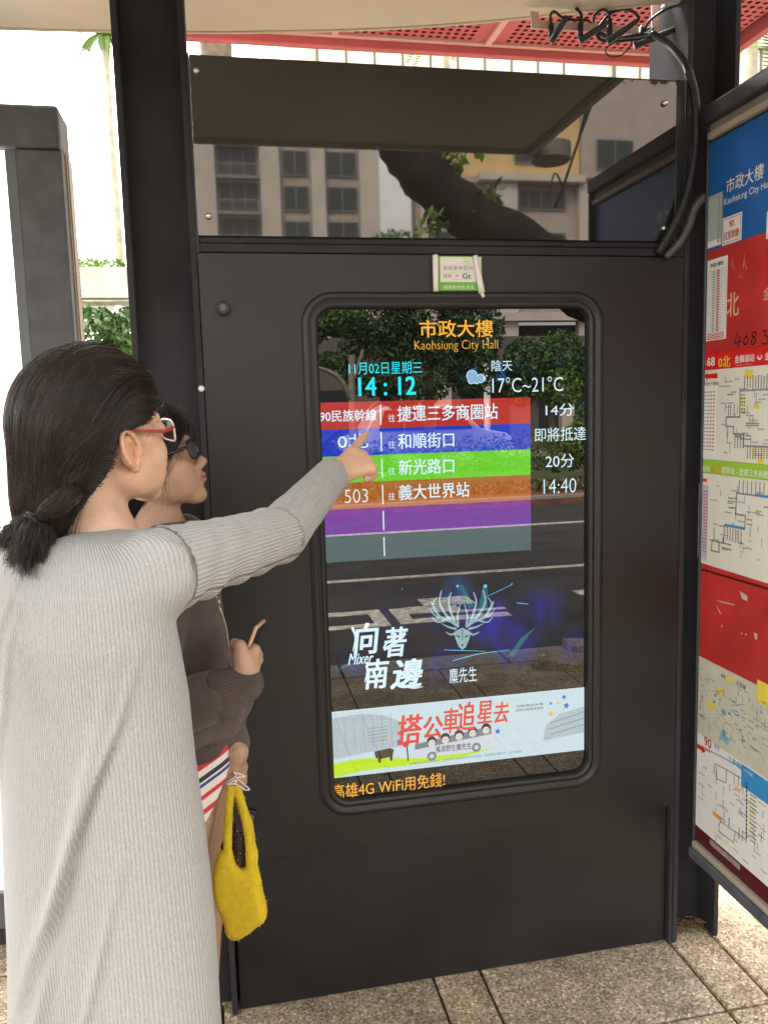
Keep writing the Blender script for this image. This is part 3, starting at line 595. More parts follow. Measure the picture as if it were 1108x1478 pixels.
s2, x0, x1, z0, z1 = slip('route_slip', 1042.5, 316, 355, 1070, P_white, pb)
b = MB(); w = .0012
for a_, b_, c_, d_ in ((x0 + .004, x1 - .004, z1 - .005, z1 - .005 + w), (x0 + .004, x1 - .004, z0 + .004, z0 + .004 + w), (x0 + .004, x0 + .004 + w, z0 + .004, z1 - .004), (x1 - .004 - w, x1 - .004, z0 + .004, z1 - .004)): brect(b, a_, b_, c_, d_, 2)
b.build('outline', P_black, s2)
zc = (z0 + z1) / 2; S_ro = pr('slip_red', (.55, .05, .03))
add_text('lettering', '90', frX(BX - .0012), x0 + .028, x1 - .03, zc + .006, z1 - .011, S_ro, s2, .03); add_text('lettering', '民族幹線', frX(BX - .0012), x0 + .009, x1 - .009, z0 + .01, zc - .001, S_ro, s2, .02)
b = MB(); x, z = bX(1107, 325); brect(b, x - .003, x + .15, z - .03, z + .03, 1); b.build('white_patch', P_white, pb)
# red panel
bt('北', 1049, 424, 458, prd, P_pale, uR=1066, bold=.02)
bt('金獅湖站', 1101, 416, 434, prd, P_pale)
s3, x0, x1, z0, z1 = slip('timetable', 1021, 377, 492.5, 1049.5, P_white, prd, 2)
b = MB(); n = 24; zt_, zb_ = z1 - .028, z0 + .02
for k in range(n + 1): z = zt_ - (zt_ - zb_) * k / n; brect(b, x0 + .003, x1 - .003, z, z + .0007, 3)
for xx in (x0 + .003, x0 + .018, (x0 + x1) / 2 + .0, x1 - .022, x1 - .003): brect(b, xx, xx + .0007, zb_, zt_, 3)
for k in range(n): z = zt_ - (zt_ - zb_) * (k + .5) / n; brect(b, x0 + .024, x0 + .033, z - .0014, z + .0018, 3)
b.build('table_print', P_grey, s3)
b = MB()
for k in range(n): z = zt_ - (zt_ - zb_) * (k + .5) / n; brect(b, x1 - .042, x1 - .029, z - .0013, z + .0018, 3)
for k in range(4): brect(b, x0 + .004, x1 - .006, z0 + .003 + k * .004, z0 + .0052 + k * .004, 3)
b.build('red_print', S_ro, s3); add_text('lettering', '市政大樓站', frX(BX - .0016), x0 + .012, x1 - .015, z1 - .02, z1 - .009, P_black, s3, .02)
b = MB()
for (u, v_, a_, l) in ((1056, 378, .3, .012), (1058, 385, -.3, .010), (1073, 377, .2, .016), (1075, 383, -.4, .012), (1066, 399, .8, .003), (1069, 399, .3, .003)):
    x, z = bX(u, v_); dx, dz = math.sin(a_) * l, math.cos(a_) * l; bq(b, [(x - dx, z - dz), (x - dx + .002, z - dz), (x + dx + .0008, z + dz), (x + dx, z + dz)], 1)
build_each(b, 'scraped_paint', P_pale, prd)
hw = lambda pts: [(1000 + a_ / 6.72, 360 + c_ / 6.72) for a_, c_ in pts]; b = MB()
for pts in ([(432, 800), (398, 905), (425, 902), (468, 886)], [(448, 838), (436, 945)], [(512, 838), (492, 868), (490, 912), (508, 922), (522, 900), (528, 862), (512, 838)], [(600, 800), (575, 812), (570, 838), (592, 855), (600, 880), (586, 918), (566, 916), (562, 890), (586, 852), (606, 822), (600, 800)], [(668, 792), (706, 788), (688, 832), (714, 846), (724, 884), (700, 916), (662, 906)], [(770, 780), (810, 776), (806, 820), (780, 880)]):
    bstroke(b, [tuple(q_[:2]) for q_ in smooth_path([(*q, 0) for q in hw(pts)], 4)], .0026)
o = b.build('handwriting', P_ink, prd); o['kind'] = 'stuff'
# red header with 0北
bt('0北', 1036.5, 515, 531, ph, P_yel, uR=1053.5, bold=.02); bt('金獅湖站 ↔ 金獅湖站', 1060, 513.5, 524.5, ph, P_white, bold=.02); bt('168', 1016, 517, 529, ph, P_white, uR=1031, bold=.03)
bt('Jinshihhu Station      Jinshihhu Station', 1061, 526.5, 529, ph, P_white)
def ticks(b, pts_, w, h, k=1):
    for u, v_ in pts_:
        x, z = bX(u, v_)
        if k != 1: brect(b, x - w / 2, x + w / 2, z - h / 2, z + h / 2, k); continue
        m = max(1, int(max(w, h) / .0046)); w2, h2 = min(w, .0034), min(h, .0034)            # a row of tiny characters
        for i in range(m):
            o_ = (i + .5) / m - .5; cx, cz = (x + o_ * w, z) if w > h else (x, z + o_ * h)
            brect(b, cx - w2 / 2, cx + w2 / 2, cz - h2 / 2, cz + h2 / 2, k)
# first route map
b = MB(); bstroke(b, [(1108, 562), (1067.5, 564), (1067, 602), (1047.5, 602), (1047, 615), (1058, 616), (1057.5, 626), (1073, 627), (1072, 643.5), (1108, 645)], .0042); b.build('route_line', P_grey, pm1)
b = MB(); r_ = random.Random(3)
for u in range(1074, 1108, 4): ticks(b, [(u, 553 - r_.random() * 2)], .004, .026 + .014 * r_.random())
for v_ in range(570, 600, 5): ticks(b, [(1071.5, v_)], .018, .004)
for u in (1051, 1054, 1059): ticks(b, [(u, 593)], .004, .03)
for u in range(1060, 1074, 4): ticks(b, [(u, 637)], .004, .034)
for u in range(1078, 1108, 4): ticks(b, [(u, 653)], .004, .03)
ticks(b, [(1079, 629), (1079, 634)], .02, .004); ticks(b, [(1085, 611)], .05, .003); ticks(b, [(1085, 614)], .05, .003)
b.build('stop_names', P_black, pm1)
b = MB()
for u, v_, w_, h_ in ((1080, 540, .03, .02), (1091, 586, .02, .012), (1071, 575, .022, .008), (1071, 581, .022, .008), (1071, 592, .022, .008), (1049, 628, .006, .04), (1087, 652, .006, .034), (1098, 653, .006, .034), (1097, 666, .02, .012)): ticks(b, [(u, v_)], w_, h_, 0.5)
b.build('highlight', P_yel, pm1)
def column_table(par, uL, vT, vB, uR, rows_, header=True, paper=P_white, k=1):
    s_, x0, x1, z0, z1 = slip('timetable', uL, vT, vB, uR, paper, par, k); b = MB(); c_ = MB()
    for i in range(rows_):
        z = z1 - .018 - (z1 - z0 - .03) * i / rows_
        for j in range(4):
            x = x0 + (x1 - x0) * (.14 + .22 * j); brect(c_ if j > 1 else b, x, x + (x1 - x0) * .14, z, z + .0032, k + 1)
    b.build('table_print', P_grey, s_); c_.build('red_print', S_ro, s_); return s_
column_table(pm1, 1014, 557, 661, 1033, 17)
bt('市政大樓站', 1016, 552, 557, pm1, P_black, uR=1037)
b = MB(); q = [(1016, 543), (1021, 537), (1021, 540), (1035, 538.5), (1035, 546), (1021, 546), (1021, 549)]; b.poly([(BX - .0006, -bX(*p)[0], bX(*p)[1]) for p in q]); b.build('red_arrow', P_bred, pm1)
# green header
bt('紅21', 1026, 672, 682, pg, P_or, uR=1040, bold=.02); bt('建軍站 - 捷運三多商圈站', 1041, 673, 683, pg, P_white, bold=.02); bt('路線', 1011, 671, 680, pg, P_white, uR=1024)
# second route map
b = MB(); bstroke(b, [(1108, 718), (1062.5, 711.5), (1061, 742), (1075, 744.5), (1074, 764), (1045, 758.5), (1043.5, 784), (1027, 780), (1026, 794.5), (1037, 797), (1037, 783)], .0042); b.build('route_line', P_grey, pm2)
b = MB(); bstroke(b, [(1108, 716.8), (1090, 714.2)], .005, 2); bstroke(b, [(1074, 762.5), (1046, 757.3)], .005, 2); b.build('metro_line', P_lb, pm2)
b = MB()
for u in range(1066, 1108, 6): ticks(b, [(u, 703 + (u - 1066) * .09)], .004, .034)
for u in range(1049, 1073, 4): ticks(b, [(u, 770 + (u - 1049) * .3)], .004, .034)
ticks(b, [(1054, 719), (1053, 726), (1054, 733), (1081, 750), (1081, 757), (1041, 759)], .022, .004); ticks(b, [(1048, 785), (1048, 792)], .04, .004); ticks(b, [(1030, 770)], .004, .03); ticks(b, [(1105, 732)], .02, .004)
b.build('stop_names', P_black, pm2)
b = MB(); ticks(b, [(1043.5, 779)], .006, .012, 2); x_, z_ = bX(1010, 692); brect(b, x_, x_ + .03, z_ - .004, z_ + .004); b.build('red_mark', P_bred, pm2)
column_table(pm2, 1008.5, 699, 805, 1022, 20, paper=pr('lilac', (.55, .52, .58)))
# lower red panel scrapes
b = MB()
for pts in ([(1033, 866), (1058, 872), (1061, 874), (1040, 869.5)], [(1067, 853), (1078, 860), (1078, 868), (1070, 864)], [(1033, 872), (1040, 886), (1039, 887), (1034, 876)], [(1040, 902), (1042, 902), (1041, 907)], [(1087, 913), (1092, 915), (1092, 924), (1089, 922)], [(1068, 913), (1071, 914), (1071, 917)], [(1074, 914), (1077, 915), (1076, 918)], [(1022, 824), (1026, 826), (1024, 828)], [(1016, 823), (1018, 824), (1017, 826)]):
    b.poly([(BX - .0004, -bX(*p)[0], bX(*p)[1]) for p in pts])
build_each(b, 'scraped_paint', mat('scraped_white', (.6, .52, .42), rough=.7), pr2)
b = MB(); bstroke(b, [(1006, 820), (1108, 850)], .006); b.build('crack_line', P_mar, pr2)
# area map
b = MB(); r_ = random.Random(5)
for k in range(90):
    u, v_ = 1008 + 100 * r_.random(), 0; v_ = 960 + 92 * r_.random() + (u - 1008) * .55; x, z = bX(u, v_)
    if r_.random() < .5: brect(b, x, x + .005 + .01 * r_.random(), z, z + .0022)
    else: bq(b, [(x, z), (x + .0016, z), (x + .009, z - .014), (x + .0075, z - .014)])
b.build('street_names', P_grey, pm3)
b = MB()
for k in range(16):
    u = 1008 + 95 * r_.random(); v_ = 965 + 80 * r_.random() + (u - 1008) * .5; bstroke(b, [(u, v_), (u + 22 * r_.random(), v_ + 16 * (r_.random() - .1))], .0014)
b.build('street_lines', pr('street', (.5, .46, .36)), pm3)
b = MB(); bstroke(b, [(1036, 1006 - 10), (1041, 999)], .016); bstroke(b, [(1021, 1015), (1029, 1020)], .016)
x, z = bX(1092, 995); brect(b, x, x + .3, z - .03, z + .025); x, z = bX(1048, 977); brect(b, x, x + .03, z - .006, z + .006); b.build('map_yellow', P_yel, pm3)
b = MB(); bstroke(b, [(1042, 1062), (1048, 1068)], .02); bstroke(b, [(1043, 1028), (1046, 1029)], .012); bstroke(b, [(1054, 1018), (1073, 1017)], .003); bstroke(b, [(1052, 1024), (1066, 1034)], .003); b.build('map_blue', pr('map_blue', (.25, .48, .55)), pm3)
b = MB()
for u, v_ in ((1032, 1004), (1030, 1013), (1052, 1030)): x, z = bX(u, v_); b.poly([(BX - .0008, -(x + .004 * math.cos(a)), z + .004 * math.sin(a)) for a in np.linspace(0, 2 * PI, 10)[:-1]])
build_each(b, 'map_dot', pr('dot_green', (.05, .25, .12)), pm3)
bt('轉乘', 1040, 972, 977, pm3, P_black); bt('示意圖', 1062, 982, 989, pm3, P_black)
# band 90
bt('90', 1016, 1062, 1075, pb2, S_ro, uR=1026, bold=.03); bt('民族幹線', 1015, 1077.5, 1081, pb2, S_ro, uR=1026, k=3)
bt('鹽埕', 1030, 1072, 1079, pb2, P_lb, uR=1038); bt('三多商圈站', 1051, 1090, 1099, pb2, P_lb, bold=.02, k=3)
b = MB(); x, z = bX(1070, 1100); brect(b, x, x + .4, zs['map4'] - .03, zs['band'] - .004, 2); b.build('blue_block', P_lb, pb2)
b = MB(); bstroke(b, [(1004.5, 1073), (1070, 1108)], .002, 2); b.build('rule_line', P_blu2, pb2)
b = MB(); q = [(1004, 1072), (1014, 1079), (1014, 1076), (1018, 1085), (1012, 1087), (1013, 1084), (1004, 1078)]; b.poly([(BX - .001, -bX(*p)[0], bX(*p)[1]) for p in q]); b.build('red_arrow', P_bred, pb2)
bt('服務電話', 1073, 1108, 1113, pb2, P_white, k=3)
# last route map
b = MB(); bstroke(b, [(1033, 1103), (1048, 1111), (1047, 1130), (1034, 1124), (1033, 1103)], .003); bstroke(b, [(1048, 1111), (1077, 1128), (1076, 1215)], .003); bstroke(b, [(1076, 1212), (1040, 1186), (1037, 1190), (1037, 1200), (1058, 1216), (1061, 1200)], .003); b.build('route_line', P_grey, pm4)
b = MB()
for v_ in range(1130, 1212, 6): ticks(b, [(1077, v_)], .005, .006, 2); ticks(b, [(1086, v_ + 7)], .02 + .012 * r_.random(), .0035)
for u, v_ in ((1030, 1110), (1059, 1124), (1065, 1127), (1070, 1131), (1044, 1180), (1052, 1188), (1066, 1202), (1071, 1206)): ticks(b, [(u, v_)], .003, .03)
b.build('stop_names', P_black, pm4)
b = MB()
for v_ in (1156, 1168, 1186, 1198): ticks(b, [(1084, v_ + 3)], .022, .006, .5)
for u, v_ in ((1036, 1209), (1041, 1213), (1047, 1217), (1053, 1222)): ticks(b, [(u, v_)], .014, .008)
b.build('highlight', P_yel, pm4)
b = MB()
for u, v_ in ((1098, 1150), (1094, 1190), (1097, 1206)): ticks(b, [(u, v_)], .02, .004)
bstroke(b, [(1030, 1174), (1039, 1182)], .012); bstroke(b, [(1061, 1136), (1068, 1141)], .004); b.build('orange_note', P_or, pm4)
b = MB(); x0, z1 = bX(1024, 1196 + 6); bq(b, [(x0, zs['low'] - .004), (x0 + .13, zs['low'] - .004), (x0 + .13, zs['low'] - .02), (x0, zs['low'] - .02)]); b.build('worn_patch', mat('worn_paper', (.3, .22, .19), rough=.9, noise=.5, nscale=60), plw)

r_ = random.Random(31)
for par_, u0, u1, v0, v1, n_, dk in ((pm1, 1040, 1106, 545, 655, 46, .05), (pm2, 1024, 1106, 695, 800, 40, .15), (pm4, 1008, 1106, 1095, 1215, 60, .5), (pm3, 1008, 1106, 965, 1045, 46, .5)):
    b = MB()
    for k in range(n_):
        u = r_.uniform(u0, u1); vv = r_.uniform(v0, v1) + (u - u0) * dk
        if par_ is pm4 and vv > 1190 + (u - 1003) * .75: continue
        ticks(b, [(u, vv)], *((r_.uniform(.012, .03), .0034) if r_.random() < .6 else (.0034, r_.uniform(.014, .03))))
    b.build('fine_print', P_grey, par_)
# ================================================================== HOSES, BRACKET WITH AERIALS
def corrugated(name, label, pts, r, mt, loc, ring=.0052, ends=None, cat='hose'):
    path = smooth_path(pts, 26); L_ = [0.]
    for a, c in zip(path[:-1], path[1:]): L_.append(L_[-1] + float(np.linalg.norm(c - a)))
    n = int(L_[-1] / ring * 4); q = [np.array([np.interp(t, L_, [p[i] for p in path]) for i in range(3)]) for t in np.linspace(0, L_[-1], n)]
    rs = [r * (1 if (i % 4) in (0, 1) else .84) for i in range(n)]
    o = MB().tube(q, rs, 12).build(name, mt); tag(o, label, cat); return o
M_hose = mat('black_hose_plastic', (.010, .010, .010), rough=.32); M_ghose = mat('grey_hose_plastic', (.085, .085, .09), rough=.4)
hs_ = [(993, 104), (1001, 135), (1004, 180), (1001, 230), (988, 290), (968, 335), (948, 367)]
corrugated('corrugated_hose', 'black corrugated hose curving down from the aerials beside the tinted pane', [onY(u, v_, -.02 + .0 * i) for i, (u, v_) in enumerate(hs_)], .0118, M_hose, None)
gh = [onX(1024, 283, 1.01) * [0, 0, 0] + onY(1030, 281, .01), onY(1012, 288, -.004), onY(1000, 304, -.012), onY(994, 325, -.014), onY(980, 350, -.014), onY(960, 371, -.012)]
corrugated('corrugated_hose', 'short grey corrugated hose next to the longer black hose', gh, .0105, M_ghose, None, ring=.0045)
br = thing('antenna_bracket', 'pale bracket with four black stub aerials and looped cables under the red roof', 'antenna bracket', tuple(onY(860, 45, .12)))
def yb(pts, y, th, nm, m_, par, bevel=0):
    q = [onY(u, v_, y) for u, v_ in pts]; n = len(q); v = [tuple(p) for p in q] + [(p[0], p[1] + th, p[2]) for p in q]
    MB().add(v, [tuple(range(n)), tuple(range(2 * n - 1, n - 1, -1))] + [(i + n, (i + 1) % n + n, (i + 1) % n, i) for i in range(n)]).build(nm, m_, par, bevel=bevel)
M_br = mat('bracket_paint', (.62, .42, .40), rough=.45, noise=.1)
yb([(765, 15), (777, 17), (778, 29), (940, 38), (940, 7), (951, 4), (951, 50), (940, 50), (767, 41)], .12, .006, 'bracket_plate', M_br, br, .002)
M_aer = mat('aerial_plastic', (.016, .016, .017), rough=.4)
for (cu, cv, cv2), (a_, c_) in zip(((795, 35, 54), (837, 34, 54), (879, 31, 58), (925, 40, 62)), (((818, 23), (795, 61)), ((878, 31), (836, 60)), ((921, 28), (876, 61)), ((996, 32), (915, 67)))):
    cn = MB().tube([onY(cu, cv, .10), onY(cu, cv2, .10)], .0072, 10).build('aerial_base', M_aer, br)
    A, B_ = onY(a_[0], a_[1], .06), onY(c_[0], c_[1], .092); MB().tube([A, A * .9 + B_ * .1, B_], [.004, .0062, .0095], 8).build('aerial', M_aer, br)
    MB().tube([onY(cu, 30 + .06 * (cu - 780), .115), onY(cu, cv + 1, .10)], .004, 8).build('brass_nut', mat('brass_nut', (.5, .4, .3), rough=.3, metal=1), br)
def cable(pts, r, y=.1): MB().tube(smooth_path([onY(u, v_, yy) for u, v_, yy in pts], 8), r, 8).build('cable', M_hose, br)
cable([(795, 36, .1), (794, 22, .1), (800, 17, .1), (815, 27, .12), (850, 30, .13)], .0035)
cable([(837, 34, .1), (838, 22, .1), (831, 12, .11)], .0045)
cable([(879, 32, .1), (878, 20, .1), (870, 14, .1), (858, 22, .12), (856, 34, .13)], .0035)
cable([(921, 30, .1), (917, 20, .1), (900, 13, .1), (880, 20, .11), (862, 42, .12), (862, 54, .11), (880, 60, .1), (920, 56, .09), (945, 52, .07)], .0042)
cable([(862, 48, .12), (890, 56, .11), (925, 50, .1), (950, 52, .06)], .006)
cable([(913, 55, .1), (908, 68, .09), (895, 80, .09), (880, 82, .09), (873, 72, .09), (885, 62, .1), (900, 55, .1)], .002)
cable([(925, 45, .11), (942, 40, .09), (930, 52, .09)], .003)
cable([(940, 48, .06), (962, 62, .03), (978, 78, .0), (988, 92, -.012), (993, 106, -.02)], .0085)
cable([(1000, 2, .0), (960, 14, .05), (935, 32, .09), (928, 52, .1)], .0035)
MB().tube([onY(957, 11, .1), onY(957, 11, .09)], .008, 14).build('bracket_bolt', M_metal, br)

# ================================================================== LIGHT BOX ON THE LEFT
lb = thing('advertising_lightbox', 'grey framed advertising light box with a blank white face, left of the women', 'light box', (-1.2, .5, 0))
MB().box(-.712, -.597, .42, .47, .02, 2.212).build('frame_post', M_post2, lb, bevel=.004)
v = [(-.7384, .428, .17), (-.7105, .4195, .17), (-.7105, .4195, 2.212), (-.7384, .428, 2.212)]
MB().add(v, [(0, 1, 2, 3)]).build('bevel_strip', mat('bevel_grey', (.10, .11, .125), rough=.5, noise=.2), lb)
MB().box(-1.95, -.597, .416, .56, 2.215, 2.325).build('top_cap', M_post2, lb, bevel=.010)
MB().box(-1.95, -.738, .42, .47, .06, .17).build('bottom_frame', M_post2, lb, bevel=.003)
MB().box(-1.95, -.60, .44, .55, .0, .06).build('plinth', mat('plinth_brown', (.03, .022, .02), rough=.7), lb)
MB().box(-1.95, -1.86, .42, .47, .17, 2.212).build('frame_post', M_post2, lb, bevel=.004)
MB().box(-1.858, -.7385, .436, .44, .172, 2.212).build('light_panel', mat('opal_acrylic', (.80, .78, .70), rough=.35, emit=(1, .97, .88), estr=.45), lb)
M_tan = mat('tan_gasket', (.20, .15, .115), rough=.6); M_ext = mat('cream_extrusion', (.46, .38, .31), rough=.5, noise=.1)
MB().box(-.72, -.5935, .4705, .478, .06, 2.214).build('gasket', M_ext, lb); MB().box(-.72, -.5965, .4785, .488, .06, 2.214).build('gasket', M_tan, lb)
ex = MB().box(-1.9, -.591, .4885, .545, .06, 2.214).build('rear_extrusion', M_ext, lb)
b = MB()
for k in range(26):
    z = 1.99 - k * .0125 - (.045 if k > 12 else 0); b.box(-.5908, -.5905, .528, .538, z, z + .006)
b.build('vent_slot', M_tan, ex)

# ================================================================== CANOPY OVER THE VIEWER, RED ROOF BEYOND
cp = thing('shelter_canopy', 'cream bus shelter canopy across the top edge of the view', 'canopy', (0, -.4, 2.5))
fe = [(-3.2, .45), (-1.2, .428), (-.722, .413), (-.257, .372), (.02, .33), (.258, .282), (.47, .222), (.664, .152), (.83, .088), (.978, .022)]
fes = [tuple(p[:2]) for p in smooth_path([(x, y, 0) for x, y in fe], 4)]
out = fes + [(1.0, -.1), (1.0, -1.2), (-3.2, -1.2)]
MB().prism(out[::-1], 2.5, 2.575).build('canopy_panel', M_cream, cp, bevel=.012)
MB().tube([(x, y + .004, 2.508) for x, y in fes], .009, 8).build('edge_trim', M_cream, cp)
MB().box(-3.2, 1.0, -1.215, -1.2005, 2.485, 2.575).build('rear_fascia', M_cream, cp); MB().box(1.0005, 1.02, -1.215, -.02, 2.48, 2.575).build('side_trim', M_cream, cp)
MB().tube([(1.10, -1.22, 2.53), (1.10, -1.22, 2.47), (1.10, -1.22, 2.462)], [.078, .078, .07], 24, sm=False).build('downlight', mat('lamp_housing', (.30, .27, .24), rough=.5), cp)
rr = thing('red_shelter_roof', 'pinkish red bus shelter roof with a perforated underside behind the kiosk', 'roof', (.8, 1., 2.9))
def oz(u, v_, z): d = ray(u, v_); return CAM + d * (z - CAM[2]) / d[2]
MB().prism([(-.43, .62), (1.03, .62), (1.03, -1.5), (1.83, -1.5), (1.83, 1.28), (-.43, 1.285)], 2.965, 3.02).build('roof_skin', M_void, rr)  # skin painted near black, giving the shade seen through the perforations
b = MB(); hx = .031; xs0, xs1, yy0, yy1 = -.42, 1.80, .58, 1.236; nx, ny = int((xs1 - xs0) / hx), int((yy1 - yy0) / hx)
for i in range(nx):
    for j in range(ny):
        x0, y0 = xs0 + i * hx, yy0 + j * hx
        cx, cy, r = x0 + hx / 2, y0 + hx / 2, .0098
        o_ = [(x0 + hx, cy), (x0 + hx, y0 + hx), (cx, y0 + hx), (x0, y0 + hx), (x0, cy), (x0, y0), (cx, y0), (x0 + hx, y0)]
        i_ = [(cx + r * math.cos(k * PI / 4), cy + r * math.sin(k * PI / 4)) for k in range(8)]
        # a bare strip is left along every seam
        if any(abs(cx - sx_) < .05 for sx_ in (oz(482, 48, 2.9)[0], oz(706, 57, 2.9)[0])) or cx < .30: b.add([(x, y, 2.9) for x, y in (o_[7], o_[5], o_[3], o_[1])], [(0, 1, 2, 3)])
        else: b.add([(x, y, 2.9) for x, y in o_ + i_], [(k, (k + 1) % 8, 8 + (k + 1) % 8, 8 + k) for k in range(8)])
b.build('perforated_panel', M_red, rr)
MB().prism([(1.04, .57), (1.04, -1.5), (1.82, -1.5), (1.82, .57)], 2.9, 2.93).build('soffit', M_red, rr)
MB().box(-.43, 1.80, 1.237, 1.259, 2.893, 2.905).build('seam', M_seam, rr); MB().box(-.43, 1.81, 1.262, 1.30, 2.865, 2.985).build('fascia', M_red, rr, bevel=.006)
for u, v_ in ((482, 48), (706, 57)): x = oz(u, v_, 2.9)[0]; MB().box(x - .012, x + .012, .59, 1.236, 2.886, 2.8995).build('seam', M_seam, rr)
MB().box(1.812, 1.845, -1.5, 1.30, 2.866, 2.986).build('side_fascia', M_red, rr)
for x in (-.34,):
    MB().box(x - .05, x + .05, .9, 1.0, 0 if x > 0 else 2.97, 2.8995 if x > 0 else 3.0).build('roof_post', M_post, rr)

# ================================================================== THINGS BEHIND THE KIOSK
M_bark = mat('bark', (.17, .125, .085), rough=.95, noise=.5, nscale=14, bump=1., bscale=30); M_bark_d = mat('dark_bark', (.014, .011, .009), rough=.95, noise=.5, nscale=9, bump=1., bscale=25)
def leaf_mat(n, c): 
    m = mat(n, c, rough=.6, noise=.5, nscale=1.7); b = m.node_tree.nodes['Principled BSDF']; b.inputs['Transmission Weight'].default_value = 0; return m
L1, L2, L3 = leaf_mat('leaf_dark', (.035, .075, .018)), leaf_mat('leaf_mid', (.06, .12, .025)), leaf_mat('leaf_light', (.13, .22, .035))
def crown(clumps, n, size, seed, flat=1.):
    r = np.random.default_rng(seed); cl = np.array(clumps, float); w = cl[:, 3] ** 2; idx = r.choice(len(cl), n, p=w / w.sum())
    d = r.normal(size=(n, 3)); d /= np.linalg.norm(d, axis=1)[:, None]; rad = cl[idx, 3] * (1 - .42 * r.random(n) ** 1.6); c = cl[idx, :3] + d * rad[:, None] * [1, 1, flat]
    a = r.normal(size=(n, 3)); a /= np.linalg.norm(a, axis=1)[:, None]; bb = np.cross(a, r.normal(size=(n, 3))); bb /= np.linalg.norm(bb, axis=1)[:, None]; s = size * (.6 + .8 * r.random(n))[:, None]
    v = np.stack([c - a * s, c + bb * s * .45, c + a * s, c - bb * s * .45], 1).reshape(-1, 3); return v, np.arange(4 * n).reshape(-1, 4)
def tree(name, label, cat, base, trunk, clumps, n, size, lm, group=None, seed=1, flat=1., limbs=(), bark=None):
    t = thing(name, label, cat, tuple(base), group)
    b = MB(); rj = np.random.default_rng(seed + 50); m_ = (len(trunk) - 1) * 7 + 1; b.tube(smooth_path([p[:3] for p in trunk], 7), list(np.interp(np.linspace(0, len(trunk) - 1, m_), range(len(trunk)), [p[3] for p in trunk]) * (1 + .035 * rj.normal(size=m_))), 16)
    b.v = [tuple(np.array(q) + rj.normal(size=3) * trunk[0][3] * .025) for q in b.v]
    for lim in limbs: b.tube(smooth_path([p[:3] for p in lim], 4), list(np.interp(np.linspace(0, len(lim) - 1, (len(lim) - 1) * 4 + 1), range(len(lim)), [p[3] for p in lim])), 6)
    b.build('trunk', bark or M_bark, t); v, q = crown(clumps, n, size, seed, flat); me = mesh_from('crown', v, q, False); me.materials.append(lm); me.materials.append(L1); me.materials.append(L3)
    me.polygons.foreach_set('material_index', np.random.default_rng(seed).choice([0, 1, 2], len(q), p=[.55, .25, .2]).astype(np.int32)); link('crown', me, None, t); return t
def palm(label, x, y, zt, r=.12, fl=1.3, seed=1):
    t = thing('palm_tree', label, 'palm tree', (x, y, 0), 'palm trees beyond the shelter'); MB().tube([(x, y, 0), (x + .03, y, zt * .5), (x, y, zt)], [r * 1.2, r, r * .75], 10).build('trunk', mat('palm_bark', (.40, .35, .25), rough=.9, noise=.4, nscale=5), t)
    b = MB(); R_ = random.Random(seed)
    for k in range(16):
        a = 2 * PI * k / 16 + R_.random() * .3; e = R_.uniform(-.3, 1.1); pts = [(x + math.cos(a) * fl * s * math.cos(e * (1 - s * .5)), y + math.sin(a) * fl * s * math.cos(e * (1 - s * .5)), zt + fl * (math.sin(e) * s - .75 * s * s)) for s in np.linspace(.04, 1, 9)]
        for p, q in zip(pts[:-1], pts[1:]):
            for j in range(3):
                c_ = [p[i] + (q[i] - p[i]) * j / 3 for i in range(3)]; l = fl * .26
                for sg in (-1, 1): d = (-math.sin(a) * sg * l + math.cos(a) * l * .5, math.cos(a) * sg * l + math.sin(a) * l * .5, -l * .35); b.add([c_, (c_[0] + d[0], c_[1] + d[1], c_[2] + d[2]), (c_[0] + d[0] * .5, c_[1] + d[1] * .5, c_[2] + d[2] * .5 + .03)], [(0, 1, 2)])
    b.build('crown', L3, t); return t
p_ = onY(151, 60, 14); palm('tall thin palm tree in the bright gap left of the left post', p_[0], 14, p_[2] + .1, .07, .42, 3)
p_ = onY(641, 84, 16); palm('palm tree above the tinted pane, in front of the cream building', p_[0], 16, p_[2] + .6, .14, .8, 5)
p_ = onY(1082, 55, 9); palm('palm tree in the gap between right post and the route board', p_[0], 9, p_[2] + .35, .13, 1.0, 8)
tree('street_tree', 'rough brown tree trunk showing above the left end of the tinted pane', 'tree', (-.12, 5, 0), [(-.12, 5, 0, .2), (-.1, 5, 2.5, .15), (-.12, 5, 4.6, .13), (-.1, 5, 6, .12)], [(-.1, 5, 7.2, 1.3), (.7, 5.2, 7.4, 1.1), (-.9, 4.8, 7.5, 1.1)], 1500, .14, L2, limbs=([(-.1, 5, 5.8, .08), (.6, 5.1, 7, .04)],), seed=4)
# elevated walkway seen through the left gap
M_con = mat('pale_concrete', (.62, .59, .52), rough=.8, noise=.15, nscale=3); M_con2 = mat('stained_concrete', (.40, .37, .27), rough=.85, noise=.4, nscale=6)
wk = thing('elevated_walkway', 'pale concrete elevated walkway seen between the light box and the left post', 'walkway', (-3, 12.5, 0))
MB().box(-9, 1, 12, 12.3, 3.42, 3.9).build('parapet', M_con, wk); MB().box(-9, 1, 12.05, 12.3, 3.15, 3.30).build('lower_beam', M_con, wk); MB().box(-9, 1, 12.1, 14, 3.30, 3.42).build('deck', M_con2, wk); MB().box(-9, 1, 12.02, 12.2, 2.89, 3.149).build('soffit_beam', M_con2, wk)
MB().tube([(-9, 11.97, 3.36), (1, 11.97, 3.36)], .02, 6).build('pipe', M_con2, wk)
for x in (-8, 0): MB().box(x, x + .4, 12.4, 13, 0, 2.9).build('pillar', M_con, wk)
q = onY(172, 452, 11.9); MB().tube([(q[0], 11.9, q[2] + .12), (q[0], 11.9, q[2] + .05), (q[0], 11.9, q[2] - .10), (q[0], 11.9, q[2] - .13)], [.05, .08, .19, .2], 18).build('bell_lamp', M_con, wk)
